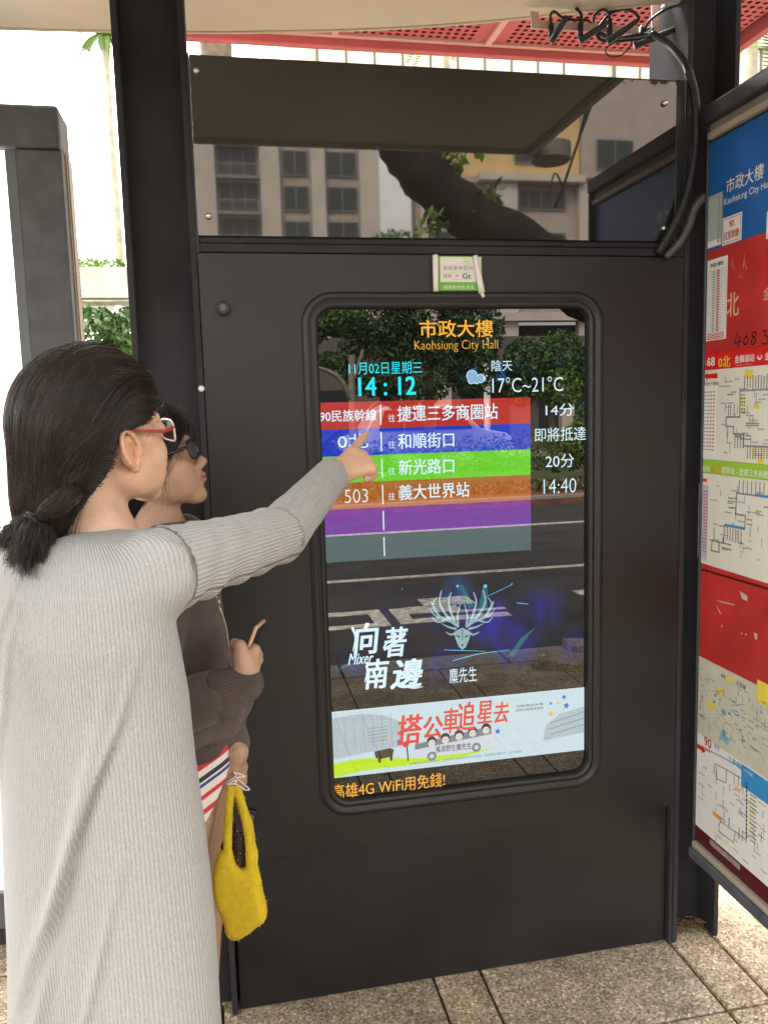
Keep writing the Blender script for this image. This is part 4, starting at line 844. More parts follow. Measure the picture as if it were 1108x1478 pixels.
def shrub(label, clumps, n, size, lm, seed, group=None, cat='shrub'):
    v, q = crown(clumps, n, size, seed); me = mesh_from('shrub', v, q, False); me.materials.append(lm); me.materials.append(L3); me.polygons.foreach_set('material_index', np.random.default_rng(seed).choice([0, 1], len(q), p=[.6, .4]).astype(np.int32)); o = link('shrub', me); tag(o, label, cat, group); return o
shrub('light green shrub growing on top of the elevated walkway', [(-2.6 + .35 * k, 12.7, 3.95, .22) for k in range(8)], 1500, .06, L3, 3)
tree('leafy_tree', 'green leafy tree under the elevated walkway, above the head of the woman in grey', 'tree', (-1.8, 10.5, 0), [(-1.75, 10.5, 0, .1), (-1.72, 10.5, 1.6, .08), (-1.75, 10.5, 2.4, .05)], [(-1.95, 10.5, 2.72, .38), (-1.45, 10.5, 2.66, .42), (-2.4, 10.6, 2.5, .35), (-1.7, 10.7, 2.35, .4)], 1600, .075, L2, seed=9)
sc_ = thing('parked_scooter', 'dark grey scooter parked beyond the left post', 'scooter', (-1.6, 9.5, 0))
MB().box(-1.75, -1.55, 9.3, 10.2, .35, .75).build('body', M_post2, sc_, bevel=.08); 
for y in (9.35, 10.2): MB().tube([(-1.69, y, .25), (-1.61, y, .25)], .25, 18).build('wheel', M_rubber, sc_)
MB().tube([(-1.65, 9.3, .6), (-1.65, 9.25, 1.02)], .03, 8).build('handlebar_stem', M_rubber, sc_)
# cream office building
M_cb = mat('cream_render', (.80, .73, .58), rough=.8, noise=.06, nscale=.4); M_blind = mat('window_blind', (.72, .66, .50), rough=.5, noise=.25, nscale=.8); M_mull = mat('window_mullion', (.16, .15, .13), rough=.5)
ob = thing('office_building', 'cream office building with long rows of windows behind the shelter', 'building', (12, 30, 0))
MB().box(2.4, 34, 25.3, 38, 0, 24).build('wall', M_cb, ob)
wm = MB().box(0, .9, 0, .12, 0, 1.75).data('window'); wm.materials.append(M_blind); fm = MB(); fm.box(-.03, .03, -.05, .1, 0, 1.75); fm.box(.0, .9, -.05, .1, 1.72, 1.78); fm.box(.03, .9, -.05, .1, -.03, .03); fme = fm.data('window_frame'); fme.materials.append(M_mull)
for fl in range(2, 6):
    for k in range(33):
        if (k % 11) in (10,) or (fl in (2, 5) and k > 20): continue
        w_ = link('window', wm, None, ob); w_.location = Vector((3.3 + k * .92, 25.15, 2.05 + fl * 3.3)) - ob.location
        f_ = link('window_frame', fme, None, w_); f_.location = (0, 0, 0)
for fl in range(2, 7): MB().box(2.4, 34, 24.9, 25.29, fl * 3.3 + .5, fl * 3.3 + 1.4).build('ledge', M_cb, ob)

# ================================================================== ACROSS THE ROAD, BEHIND THE VIEWER (seen mirrored in the glass)
SB = (70 + 1.93) / (28 + 1.93)
def fb(x, z): return -.2186 + (x + .2186) * SB, 1.513 + (z - 1.513) * SB
M_pink = mat('pink_grey_tile', (.38, .30, .25), rough=.7, noise=.15, nscale=.6); M_pier = mat('light_pier_tile', (.50, .42, .35), rough=.7, noise=.12, nscale=.5); M_yel = mat('ochre_tile', (.62, .42, .18), rough=.7, noise=.12, nscale=.8); M_gl = mat('dark_window_glass', (.03, .035, .038), rough=.15); M_fr = mat('window_frame_grey', (.22, .21, .2), rough=.5); M_wh = mat('white_facade', (.85, .83, .8), rough=.7, noise=.05, nscale=2)
def win(par, x0, x1, z0, z1, y, n=2, rail=False):
    w_ = MB().box(x0, x1, y - .02, y + .02, z0, z1).build('window', M_gl, par); b = MB(); d = .07
    for k in range(n + 1): x = x0 + (x1 - x0 - d) * k / n; b.box(x, x + d, y + .021, y + .09, z0, z1)
    b.box(x0, x1, y + .021, y + .088, z0, z0 + d); b.box(x0, x1, y + .021, y + .088, z1 - d, z1); b.build('window_frame', M_fr, w_)
    if rail:
        r = MB(); r.box(x0 - .1, x1 + .1, y + .8, y + .86, z0 + .9, z0 + .98); r.box(x0 - .1, x1 + .1, y + .3, y + .9, z0 - .25, z0)
        for k in range(14): x = x0 + (x1 - x0) * k / 13; r.box(x - .02, x + .02, y + .81, y + .85, z0, z0 + .9)
        r.build('balcony', M_fr, w_)
A_ = thing('apartment_block', 'pinkish grey apartment block with balconies mirrored in the left half of the tinted pane', 'building', (4, -74, 0))
x0, _ = fb(-4.2, 0); x1, _ = fb(5.72, 0); FH = 2.9; zb = fb(0, 8.62)[1]
MB().box(x0, x1, -82, -70.3, 0, 34).build('wall', M_pink, A_)
for a_, c_ in ((-4.2, -3.6), (-1.0, -.03), (1.5, 2.18), (3.28, 3.78), (5.01, 5.72)): u0, u1 = fb(a_, 0)[0], fb(c_, 0)[0]; MB().box(u0, u1, -70.29, -69.6, 0, 34).build('pier', M_pier, A_)
for f_ in range(-5, 4):
    z = zb + f_ * FH
    if z < 1: continue
    win(A_, fb(.05, 0)[0], fb(1.42, 0)[0], z - .3, z + 2.2, -70.2, 3, True)
    for a_, c_ in ((2.3, 3.2), (3.85, 4.95), (-3.4, -2.4), (-2.2, -1.1)): win(A_, fb(a_, 0)[0], fb(c_, 0)[0], z, z + 2.05, -70.2, 2)
WB = thing('sky_gap_block', 'plain white block added to brighten the sky gap between the two mirrored blocks', 'building', (14, -100, 0)); u0, u1 = -.2186 + (5.3 + .2186) * 3.37, -.2186 + (7.3 + .2186) * 3.37
MB().box(u0, u1, -110, -99, 0, 60).build('wall', mat('sky_gap_white', (.92, .91, .88), rough=.6, noise=.06, nscale=.6), WB)  # white block added where bright sky shows between the mirrored buildings
B_ = thing('shop_house_block', 'ochre and grey tiled block mirrored in the right half of the tinted pane', 'building', (25, -74, 0))
ux = lambda x: fb(x, 0)[0]; uz = lambda z: fb(0, z)[1]
MB().box(ux(7.11), ux(19), -72, -70.3, uz(4.76), uz(10.0)).build('wall', M_pink, B_)
MB().box(ux(8.2), ux(13.5), -72, -70.31, uz(10.0), uz(14)).build('upper_wall', M_yel, B_); MB().box(ux(13.52), ux(19), -72, -69.9, uz(10.0), uz(14)).build('upper_wall', M_pink, B_)
MB().box(ux(9.4), ux(13.52), -70.29, -69.0, uz(9.75), uz(10.0)).build('cornice', M_pier, B_); MB().box(ux(7.11), ux(19), -70.29, -69.0, uz(4.70), uz(5.0)).build('cornice', M_pier, B_)
MB().box(ux(7.11), ux(19), -75, -73, 0, uz(4.69)).build('ground_floor', mat('dim_shop_wall', (.10, .085, .07), rough=.8), B_)
for a_, c_ in ((7.2, 7.5), (10.09, 10.92), (13.36, 13.9), (16.5, 17.2)): MB().box(ux(a_), ux(c_), -70.28, -69.5, 0, uz(9.74)).build('pier', M_pier, B_)
for a_, c_, z0, z1, n in ((10.95, 12.93, 8.83, 9.53, 4), (10.95, 13.3, 5.3, 6.4, 3), (7.7, 9.9, 5.3, 6.4, 3), (7.7, 9.9, 7.0, 8.0, 3), (10.95, 12.93, 7.0, 8.0, 4), (10.9, 12.2, 10.5, 11.4, 2), (14.1, 15.6, 10.3, 11.4, 2), (14.1, 16.3, 8.6, 9.5, 3), (14.1, 16.3, 5.3, 6.4, 3)):
    win(B_, ux(a_), ux(c_), uz(z0), uz(z1), -70.2 if a_ < 14 or z0 < 10 else -69.85, n)
sh_ = thing('blue_shop_front', 'low shop front with a bright blue fascia across the road', 'shop', (9, -26, 0))
MB().box(1.5, 22, -27.5, -25, 0, 3.9).build('wall', mat('shop_wall', (.12, .10, .085), rough=.8), sh_); MB().box(7.6, 14, -24.99, -24.4, 2.35, 3.0).build('blue_fascia', mat('blue_sign', (.01, .12, .45), rough=.4), sh_)
for k in range(7): MB().box(2.2 + k * 2.8, 3.9 + k * 2.8, -24.99, -24.93, .2, 2.2).build('shop_window', mat('shop_glass', (.20, .24, .24), rough=.2) if k == 1 else M_gl, sh_)
for x in (1.6, 5.6, 6.9, 11.3): MB().box(x, x + .45, -24.98, -24.6, 0, 2.3).build('pier', M_pier, sh_)
# trees and hedge on the median
GT = 'trees on the median across the road'
tree('pruned_tree', 'cloud pruned tree with a pale forked trunk mirrored top left in the display', 'tree', (2.3, -14, 0), [(2.35, -14, 0, .10), (2.3, -14, 1.6, .08), (2.32, -14, 2.6, .06)],
     [(1.5, -14, 3.15, .55), (2.1, -14, 3.25, .5), (.9, -14, 3.05, .5), (1.3, -14, 2.25, .35), (1.0, -13.8, 1.9, .45), (2.9, -14, 2.1, .45), (3.3, -14.2, 1.75, .4), (.3, -14, 2.6, .6), (1.9, -14.3, 2.5, .3)], 9000, .055, L2, GT, 11, .6,
     limbs=([(2.3, -14, 1.7, .06), (2.0, -13.9, 2.2, .05), (1.3, -13.9, 2.45, .03), (.8, -13.9, 2.5, .02)], [(2.3, -14, 2.0, .05), (2.55, -14, 2.7, .03)], [(2.3, -14, 1.2, .05), (2.8, -13.9, 1.7, .03)]), bark=mat('pale_bark', (.25, .22, .18), rough=.9, noise=.3))
tree('dense_tree', 'dense dark green tree mirrored behind the station name', 'tree', (4.2, -15.5, 0), [(4.2, -15.5, 0, .14), (4.25, -15.5, 1.8, .11), (4.3, -15.5, 3, .08)], [(3.3, -15.5, 3.5, .9), (4.3, -15.5, 3.4, 1.0), (5.2, -15.6, 3.2, .8), (3.0, -15.4, 2.6, .8), (4.0, -15.2, 2.4, .8), (5.2, -15.3, 2.3, .6), (3.6, -15.6, 4.4, .9), (4.9, -15.5, 4.2, .7)], 15000, .065, L1, GT, 12)
tree('loose_tree', 'loose round green tree mirrored right of the weather line', 'tree', (7.2, -15.5, 0), [(7.2, -15.5, 0, .10), (7.1, -15.5, 1.4, .08), (7.15, -15.5, 2.4, .05)], [(6.5, -15.5, 2.5, .55), (7.3, -15.5, 2.6, .6), (8.1, -15.4, 2.3, .55), (6.3, -15.4, 1.9, .4), (7.2, -15.3, 1.9, .5)], 6500, .06, L2, GT, 13)
tree('dense_tree', 'dark street tree left of the pruned tree across the road', 'tree', (-1.5, -15.5, 0), [(-1.5, -15.5, 0, .14), (-1.5, -15.5, 2.4, .1)], [(-1.5, -15.5, 3.4, 1.1), (-2.6, -15.5, 3., .9), (-.6, -15.5, 3., .8)], 5000, .08, L1, GT, 14)
hl = MB(); r5 = np.random.default_rng(8); cl = [(x, -13.3 + .3 * r5.random(), .55 + .12 * r5.random(), .42) for x in np.arange(-6, 16, .45)]; v, q = crown(cl, 16000, .045, 21); me = mesh_from('hedge', v, q, False); [me.materials.append(m_) for m_ in (L2, L3, leaf_mat('leaf_ochre', (.22, .15, .03)))]
me.polygons.foreach_set('material_index', r5.choice([0, 1, 2], len(q), p=[.4, .35, .25]).astype(np.int32)); o = link('clipped_hedge', me); tag(o, 'long low clipped hedge along the median, mirrored behind the red band', 'hedge')
shrub('round ochre green bush mirrored beside the first arrival time', [(7.0, -12.9, 1.15, .52), (7.3, -12.9, .8, .5), (6.7, -12.9, .8, .45)], 4200, .05, L2, 31)
v, q = crown([(x, -11.9 - .5 * (k % 2), .0, .16) for k, x in enumerate(np.arange(-3, 12, .2))], 9000, .05, 41); me = mesh_from('ground_cover', v, q, False); me.materials.append(L2); me.materials.append(leaf_mat('leaf_dry', (.2, .13, .06))); me.polygons.foreach_set('material_index', r5.choice([0, 1], len(q)).astype(np.int32)); o = link('ground_cover', me); tag(o, 'low scrubby ground cover on the median', 'ground cover', kind='stuff')
pc = thing('lamp_post', 'slim pale post standing on the median, mirrored beside the cloud icon', 'post', (6.9, -19.5, 0)); MB().tube([(6.9, -19.5, 0), (6.9, -19.5, 3.3)], .09, 12).build('shaft', M_wh, pc); MB().tube([(6.9, -19.5, 3.3), (7.1, -19.45, 3.34)], .08, 10).build('head', M_wh, pc)
# white car on the far carriageway
car = thing('parked_car', 'white car on the far side of the median, mirrored behind the red band', 'car', (5.0, -19, -.12))
prof_ = [(-2.2, .35), (-2.2, .75), (-2.05, 1.0), (-1.75, 1.08), (-1.45, 1.66), (-1.1, 1.78), (.35, 1.78), (.75, 1.68), (1.3, 1.12), (2.0, .98), (2.2, .75), (2.2, .35)]
b = MB(); secs = [(-.85, .90), (-.80, .97), (0, 1.0), (.80, .97), (.85, .90)]; v = []; n = len(prof_)
for s_, k in secs: v += [(5.0 + x * (.97 if abs(s_) > .8 else 1), -19 + s_ * (1 - .0), -.12 + (z if z < .4 else .35 + (z - .35) * k)) for x, z in prof_]
f = [(i * n + j, i * n + j + 1, (i + 1) * n + j + 1, (i + 1) * n + j) for i in range(4) for j in range(n - 1)] + [tuple(range(n)), tuple(range(5 * n - 1, 4 * n - 1, -1))]
b.add(v, f).build('body', mat('white_car_paint', (.8, .8, .8), rough=.2, coat=.5), car, bevel=.03)
for xs_ in ((-1.35, -.75, .55), (-.68, .05, .1), (.12, 1.05, -.5)):
    x0, x1, sl_ = xs_; MB().add([(5.0 + x0 - .05, -18.13, .99), (5.0 + x1, -18.13, .99), (5.0 + x1 - (.35 if sl_ < 0 else 0), -18.14, 1.5), (5.0 + x0 + (.12 if sl_ > .3 else 0), -18.14, 1.5)], [(0, 1, 2, 3)]).build('side_window', M_gl, car)
for x in (-1.4, 1.4):
    w_ = MB().tube([(5 + x, -18.35, .2), (5 + x, -18.1, .2)], .32, 20, sm=False).build('wheel', M_rubber, car); MB().tube([(5 + x, -18.09, .2), (5 + x, -18.07, .2)], .2, 14, sm=False).build('rim', M_metal, w_)
# leaning street tree at the kerb
yt = -2.36
def mt_(u, v_): q = onY(u, v_, -yt); return (q[0], yt, q[2])
tp = [(560, 100), (566, 170), (590, 228), (645, 285), (715, 335), (850, 420), (960, 520), (1010, 640)]
tw = [.10, .115, .13, .14, .15, .16, .18, .22]; tr_ = [(*mt_(*p), w_ * .95) for p, w_ in zip(tp, tw)]; tr_.append((tr_[-1][0] + .1, yt, -.02, .30)); tr_ = tr_[::-1]
c1 = [mt_(672, 262), mt_(690, 240), mt_(655, 225)]
tree('leaning_tree', 'leaning dark street tree mirrored as a thick diagonal trunk in the tinted pane', 'tree', (tr_[0][0], yt, 0), tr_, [(.2, -2.6, 4.3, .9), (1.2, -2.8, 4.6, .9), (2.4, -2.6, 4.4, 1.0)] + [(p[0], yt - .5, p[2] + .2, .10) for p in c1] + [(mt_(u, v_)[0], yt + .08, mt_(u, v_)[2], .07) for u, v_ in ((612, 335), (625, 325), (702, 285), (672, 300), (640, 215), (690, 215))], 12000, .034, L1, seed=17, bark=M_bark_d, limbs=([(*mt_(592, 240), .07), (1.0, -2.7, 3.8, .06), (1.4, -2.8, 4.5, .04)], [(*mt_(800, 300), .01), (*mt_(812, 270), .008), (*mt_(835, 200), .008), (*mt_(850, 150), .02)], [(*mt_(812, 270), .006), (*mt_(800, 250), .005), (*mt_(790, 290), .003)]))
pit = MB().box(1.95, 3.0, -2.5, -1.9, -.02, .0075).build('tree_pit_soil', mat('pit_soil', (.06, .045, .032), rough=1., noise=.6, nscale=20, bump=1., bscale=40)); tag(pit, kind='structure')
for (cx, cy, a_, w_, d_) in ((1.75, -2.35, .5, .5, .26), (2.35, -2.15, -.3, .35, .22), (2.0, -2.62, .15, .4, .2)):
    o = MB().box(-w_ / 2, w_ / 2, -d_ / 2, d_ / 2, -.02, .045).build('kerb_fragment', M_slab[2], None, bevel=.01, loc=(cx, cy, 0), rot=(.04, .05, a_)); tag(o, 'broken slab of kerb beside the tree pit, %s' % {1.75: 'nearest the display', 2.35: 'lying on the soil', 2.0: 'against the kerb line'}[cx], 'broken slab', 'broken slabs round the tree pit')

# ================================================================== PEOPLE
FW = np.array([.1905, .9817, 0]); RT = np.array([.9817, -.1905, 0]); UP = np.array([0, 0, 1.])     # horizontal axes of the view
def skin_mat(name, base, lipc):
    m = mat(name, base, rough=.52, sub=.12, noise=.13, nscale=30, bump=.35, bscale=520); t = m.node_tree; b = t.nodes['Principled BSDF']
    src = b.inputs['Base Color'].links[0].from_socket; a = t.nodes.new('ShaderNodeAttribute'); a.attribute_name = 'lip'; mx = t.nodes.new('ShaderNodeMixRGB'); mx.inputs[2].default_value = (*lipc, 1)
    t.links.new(a.outputs['Fac'], mx.inputs[0]); t.links.new(src, mx.inputs[1])
    a2 = t.nodes.new('ShaderNodeAttribute'); a2.attribute_name = 'flush'; m2 = t.nodes.new('ShaderNodeMixRGB'); m2.inputs[2].default_value = (base[0] * .95, base[1] * .62, base[2] * .5, 1); t.links.new(a2.outputs['Fac'], m2.inputs[0]); t.links.new(mx.outputs[0], m2.inputs[1]); t.links.new(m2.outputs[0], b.inputs['Base Color'])
    return m
SK1 = skin_mat('fair_skin', (.60, .375, .25), (.42, .14, .12)); SK2 = skin_mat('tan_skin', (.44, .27, .175), (.34, .10, .09))
def hair_mat(name, c):
    m = bpy.data.materials.new(name); m.use_nodes = True; t = m.node_tree; b = t.nodes['Principled BSDF']; b.inputs['Roughness'].default_value = .30; b.inputs['Specular IOR Level'].default_value = .36
    h = t.nodes.new('ShaderNodeHairInfo'); r = t.nodes.new('ShaderNodeMixRGB'); r.inputs[1].default_value = (*[x * .3 for x in c], 1); r.inputs[2].default_value = (*[x * 2.8 for x in c], 1)
    t.links.new(h.outputs['Random'], r.inputs[0]); t.links.new(r.outputs[0], b.inputs['Base Color']); return m
H1, H2 = hair_mat('dark_brown_hair', (.014, .0088, .0062)), hair_mat('black_hair', (.009, .0065, .006))
HS = mat('hair_underlayer', (.007, .005, .004), rough=.6)

class Head:
    def __init__(s, o, ang, pitch, roll=0., sc=1.):
        a = math.radians(ang); f = FW * math.cos(a) + RT * math.sin(a); r = RT * math.cos(a) - FW * math.sin(a); p = math.radians(pitch)
        F = f * math.cos(p) + UP * math.sin(p); U = UP * math.cos(p) - f * math.sin(p); q = math.radians(roll)
        s.R = np.stack([r * math.cos(q) + U * math.sin(q), F, U * math.cos(q) - r * math.sin(q)], 1); s.o = np.array(o); s.sc = sc
    def w(s, p): return s.o + (np.array(p) * s.sc) @ s.R.T
    def l(s, p): return ((p - s.o) @ s.R) / s.sc
def head_shape(F, H, nose=1.):
    e = lambda c, r, k=.012, m='u': F.ell(H.w(c), np.array(r) * H.sc, H.R, k, m)
    c = lambda a, b, r1, r2=None, k=.008, m='u': F.cap(H.w(a), H.w(b), r1 * H.sc, (r1 if r2 is None else r2) * H.sc, k, m)
    e((0, -.012, .035), (.074, .092, .080)); e((0, .028, .030), (.062, .058, .062), .02); e((0, .032, -.028), (.0585, .052, .062), .02)
    for s in (-1, 1):
        e((s * .034, .056, -.030), (.027, .026, .028), .016); e((s * .047, .03, -.006), (.02, .03, .014), .012)
        c((s * .051, -.004, -.048), (s * .012, .062, -.090), .0150, .0145, .018)
        e((s * .031, .0985, .003), (.0155, .012, .0095), .010, 's')
        e((s * .031, .0795, .0025), (.0135, .0120, .0100), .002)
        e((s * .041, .026, -.048), (.0215, .038, .036), .02); e((s * .026, .055, -.062), (.022, .024, .026), .018)
        c((s * .018, .086, .0195), (s * .043, .072, .0195), .0055, .0045, .012)
        c((s * .0105, .091, -.037), (s * .007, .096, -.039), .0062, .005, .005)
        # ear
        ec = np.array((s * .0755, -.006, -.013)); R = H.R
        for k in range(15):
            t0, t1 = [math.radians(-62 + 20.5 * (k + j)) for j in (0, 1)]
            P_ = lambda t: (ec[0] + s * (.004 + .006 * max(0, math.sin(t + 1.8))) * 1., ec[1] - .0145 * math.cos(t) - .004 * math.sin(t), ec[2] + .0255 * math.sin(t) + .003)
            if math.degrees(t1) < 215: c(P_(t0), P_(t1), .0032, .0032, .002)
        e((s * .0735, -.007, -.012), (.0055, .0125, .023), .003); c((s * .076, .003, -.030), (s * .0765, -.001, -.038), .0066, .0062, .005)
        c((s * .079, -.013, .004), (s * .079, -.012, -.022), .0026, .0026, .002); e((s * .0795, -.0025, -.014), (.0085, .0078, .0120), .003, 's'); c((s * .075, .006, -.012), (s * .0765, .005, -.020), .0042, .0042, .004)
    e((0, .074, -.093), (.017, .014, .013), .014); e((0, .071, -.060), (.027, .022, .026), .014)
    n = nose
    c((0, .081, .006), (0, .0945 + .004 * n, -.028), .0058, .0075, .010); e((0, .0985 + .004 * n, -.0320), (.0095, .0090, .0080), .006)
    c((-.019, .0835, -.0595), (-.005, .0935, -.0565), .0035, .0046, .003); c((.019, .0835, -.0595), (.005, .0935, -.0565), .0035, .0046, .003); c((-.006, .0935, -.0568), (.006, .0935, -.0568), .0044, .0044, .003)
    c((-.016, .0835, -.0635), (-.004, .0912, -.0665), .0035, .0052, .003); c((.016, .0835, -.0635), (.004, .0912, -.0665), .0035, .0052, .003); c((-.005, .0912, -.0667), (.005, .0912, -.0667), .0052, .0052, .003)
    c((-.017, .0925, -.0615), (.017, .0925, -.0615), .0011, .0011, .002, 's'); e((0, .094, -.0785), (.016, .006, .0045), .006, 's')
def lip_attr(me, H):
    n = len(me.vertices); co = np.empty(n * 3, np.float32); me.vertices.foreach_get('co', co); p = H.l(co.reshape(-1, 3))
    q = np.sqrt((p[:, 0] / .022) ** 2 + ((p[:, 2] + .0618) / .0098) ** 2); f = np.clip((1.05 - q) / .25, 0, 1) * (p[:, 1] > .078)
    add_attr(me, 'lip', f * .75)
    ear = (np.abs(p[:, 0]) > .0745) & (p[:, 2] > -.05) & (p[:, 2] < .03) & (np.abs(p[:, 1] + .006) < .03); ck = np.exp(-(((np.abs(p[:, 0]) - .045) / .02) ** 2 + ((p[:, 2] + .03) / .025) ** 2)) * (p[:, 1] > .02)
    nose_ = np.exp(-((p[:, 0] / .012) ** 2 + ((p[:, 2] + .034) / .012) ** 2)) * (p[:, 1] > .09)
    add_attr(me, 'flush', np.clip(ear * .35 + ck * .25 + nose_ * .25, 0, 1))
def finger(F, pts, rs, k=.0035):
    for (a, b), (r1, r2) in zip(zip(pts[:-1], pts[1:]), zip(rs[:-1], rs[1:])): F.cap(a, b, r1, r2, k)
def build_body(F, H, mt, parent):
    v, q = F.mesh('body'); v = relax(v, q, 1, .4); me = mesh_from('body', v, q); lip_attr(me, H); return link('body', me, mt, parent)

# ---- hair shells: direction field from the scalp to the tie
class Hair:
    def __init__(s, H, c0, rad, tie, line, spread=.45, seed=1, back=(-.9, .25), ear=True):
        s.H, s.c0, s.rad, s.tie, s.line, s.sp = H, np.array(c0), np.array(rad), np.array(tie), line, spread; s.td = s.tie - s.c0; s.tl = np.linalg.norm(s.td); s.td /= s.tl; s.r = np.random.default_rng(seed); s.back = back; s.ear = ear
    def R(s, d):
        re = 1 / np.sqrt(((d / s.rad) ** 2).sum(-1)); ang = np.arccos(np.clip(d @ s.td, -1, 1)); w = np.exp(-(ang / s.sp) ** 2); return re * (1 - w) + s.tl * w
    def g(s, p): return p[..., 1] - np.interp(p[..., 2], s.line[0], s.line[1])
    def shell(s, name, parent, mt, h=.0028, inset=.004):
        lo = s.H.w((0, 0, 0)) - .26; hi = s.H.w((0, 0, 0)) + .24; F = Field(lo, hi, h)
        def fn(p):
            q = s.H.l(p) - s.c0; n = np.linalg.norm(q, axis=-1) + 1e-6; d = q / n[..., None]; return np.maximum((n - s.R(d) + inset) * s.H.sc, s.g(q + s.c0) * s.H.sc)
        F.op(fn, lo, hi, .002); v, q = F.mesh(name); v = relax(v, q, 2); me = mesh_from(name, v, q); return link(name, me, mt, parent)
    def strands(s, n, npts=16, lift=.001, clump=.35, jit=.006, end=1.):
        out = []; r = s.r; gn = 170; gd = r.normal(size=(gn, 3)); gd /= np.linalg.norm(gd, axis=1)[:, None]; go = r.normal(size=(gn, 3)) * .045; gl = r.random(gn)
        T = np.linspace(0, 1, npts); got = 0
        while got < n:
            d = r.normal(size=3); d /= np.linalg.norm(d); p = s.c0 + d * s.R(d[None])[0]
            if s.g(p) > -.001 * r.random() or d @ s.td > .93: continue
            gi = int(np.argmax(gd @ d)); wd = d + np.array([0, s.back[0], s.back[1]]); wd /= np.linalg.norm(wd); e = s.td + r.normal(size=3) * .055 + go[gi]; e /= np.linalg.norm(e)
            q = ((1 - T) ** 2)[:, None] * d + (2 * T * (1 - T))[:, None] * wd + (T ** 2)[:, None] * e; q = q + go[gi] * np.sin(T * PI)[:, None] * clump * 1.3 + (r.normal(size=3) * jit)[None] * np.sin(T * PI)[:, None]
            q /= np.linalg.norm(q, axis=1)[:, None]; l = lift + .0060 * gl[gi] * np.sin(T * PI * .95) + .002 * r.random() - .003 * (T > .96)
            q_ = s.c0 + q * (s.R(q) + l)[:, None]
            if s.ear and ((np.abs(q_[:, 1] + .004) < .024) & (q_[:, 2] > -.05) & (q_[:, 2] < .019)).any(): continue
            out.append(s.H.w(s.c0 + q * (s.R(q) + l)[:, None])[: max(3, int(npts * end))]); got += 1
        return out

# ribbed knit
def knit(name, c, pitch=.0052, depth=1., marl=.25):
    m = bpy.data.materials.new(name); m.use_nodes = True; t = m.node_tree; N = t.nodes.new; L = t.links.new; b = t.nodes['Principled BSDF']; b.inputs['Roughness'].default_value = .9; b.inputs['Specular IOR Level'].default_value = .15; b.inputs['Sheen Weight'].default_value = .12
    a = N('ShaderNodeAttribute'); a.attribute_name = 'rib'; mu = N('ShaderNodeMath'); mu.operation = 'MULTIPLY'; mu.inputs[1].default_value = 2 * PI / pitch; L(a.outputs['Fac'], mu.inputs[0]); si = N('ShaderNodeMath'); si.operation = 'SINE'; L(mu.outputs[0], si.inputs[0])
    tc = N('ShaderNodeTexCoord'); n = N('ShaderNodeTexNoise'); n.inputs['Scale'].default_value = 650; n.inputs['Detail'].default_value = 2; L(tc.outputs['Object'], n.inputs[0]); n2 = N('ShaderNodeTexNoise'); n2.inputs['Scale'].default_value = 60; n2.inputs['Detail'].default_value = 4; L(tc.outputs['Object'], n2.inputs[0])
    mp = N('ShaderNodeMapping'); mp.inputs['Scale'].default_value = (1, 1, .3); L(tc.outputs['Object'], mp.inputs[0]); L(mp.outputs[0], n.inputs[0])
    ad = N('ShaderNodeMath'); ad.operation = 'MULTIPLY_ADD'; ad.inputs[1].default_value = .8; L(n.outputs['Fac'], ad.inputs[0]); L(si.outputs[0], ad.inputs[2])
    bu = N('ShaderNodeBump'); bu.inputs['Strength'].default_value = depth; bu.inputs['Distance'].default_value = .00075; L(ad.outputs[0], bu.inputs['Height']); L(bu.outputs[0], b.inputs['Normal'])
    mx = N('ShaderNodeMixRGB'); mx.inputs[1].default_value = (*[x * (1 - marl) for x in c], 1); mx.inputs[2].default_value = (*[min(1, x * (1 + marl * .7)) for x in c], 1)
    mr = N('ShaderNodeMapRange'); mr.inputs[1].default_value = .32; mr.inputs[2].default_value = .68; L(n.outputs['Fac'], mr.inputs[0]); L(mr.outputs[0], mx.inputs[0])
    # colour darkened in the rib valleys, painting the shade between the ribs
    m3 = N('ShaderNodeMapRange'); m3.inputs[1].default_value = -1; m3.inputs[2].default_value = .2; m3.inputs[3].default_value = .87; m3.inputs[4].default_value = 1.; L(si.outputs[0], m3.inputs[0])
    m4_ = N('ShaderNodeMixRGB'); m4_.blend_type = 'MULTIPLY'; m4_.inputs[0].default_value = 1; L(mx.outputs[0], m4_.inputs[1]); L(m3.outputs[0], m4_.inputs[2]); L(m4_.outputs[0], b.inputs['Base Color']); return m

def stack_fn(rows, cx, cy, f, r, fold=None):
    Z = np.array([q[0] for q in rows][::-1]); A = np.array([q[1] for q in rows][::-1]); B = np.array([q[2] for q in rows][::-1]); OF = np.array([q[3] if len(q) > 3 else 0 for q in rows][::-1]); OR = np.array([q[4] if len(q) > 4 else 0 for q in rows][::-1])
    def fn(p):
        z = p[..., 2]; a = np.interp(z, Z, A); b = np.interp(z, Z, B); x = (p[..., 0] - cx) * r[0] + (p[..., 1] - cy) * r[1] - np.interp(z, Z, OR); y = (p[..., 0] - cx) * f[0] + (p[..., 1] - cy) * f[1] - np.interp(z, Z, OF)
        th = np.arctan2(x, -y); s = 1.
        k = np.sqrt((x / a) ** 2 + (y / b) ** 2) + 1e-6
        d = (k - 1) * np.minimum(a, b) * .9
        if fold is not None: d = d - fold(th, z)
        return np.maximum(d, np.maximum(z - Z[-1], Z[0] - z))
    return fn
def dirs(ang): a = math.radians(ang); return FW * math.cos(a) + RT * math.sin(a), RT * math.cos(a) - FW * math.sin(a)
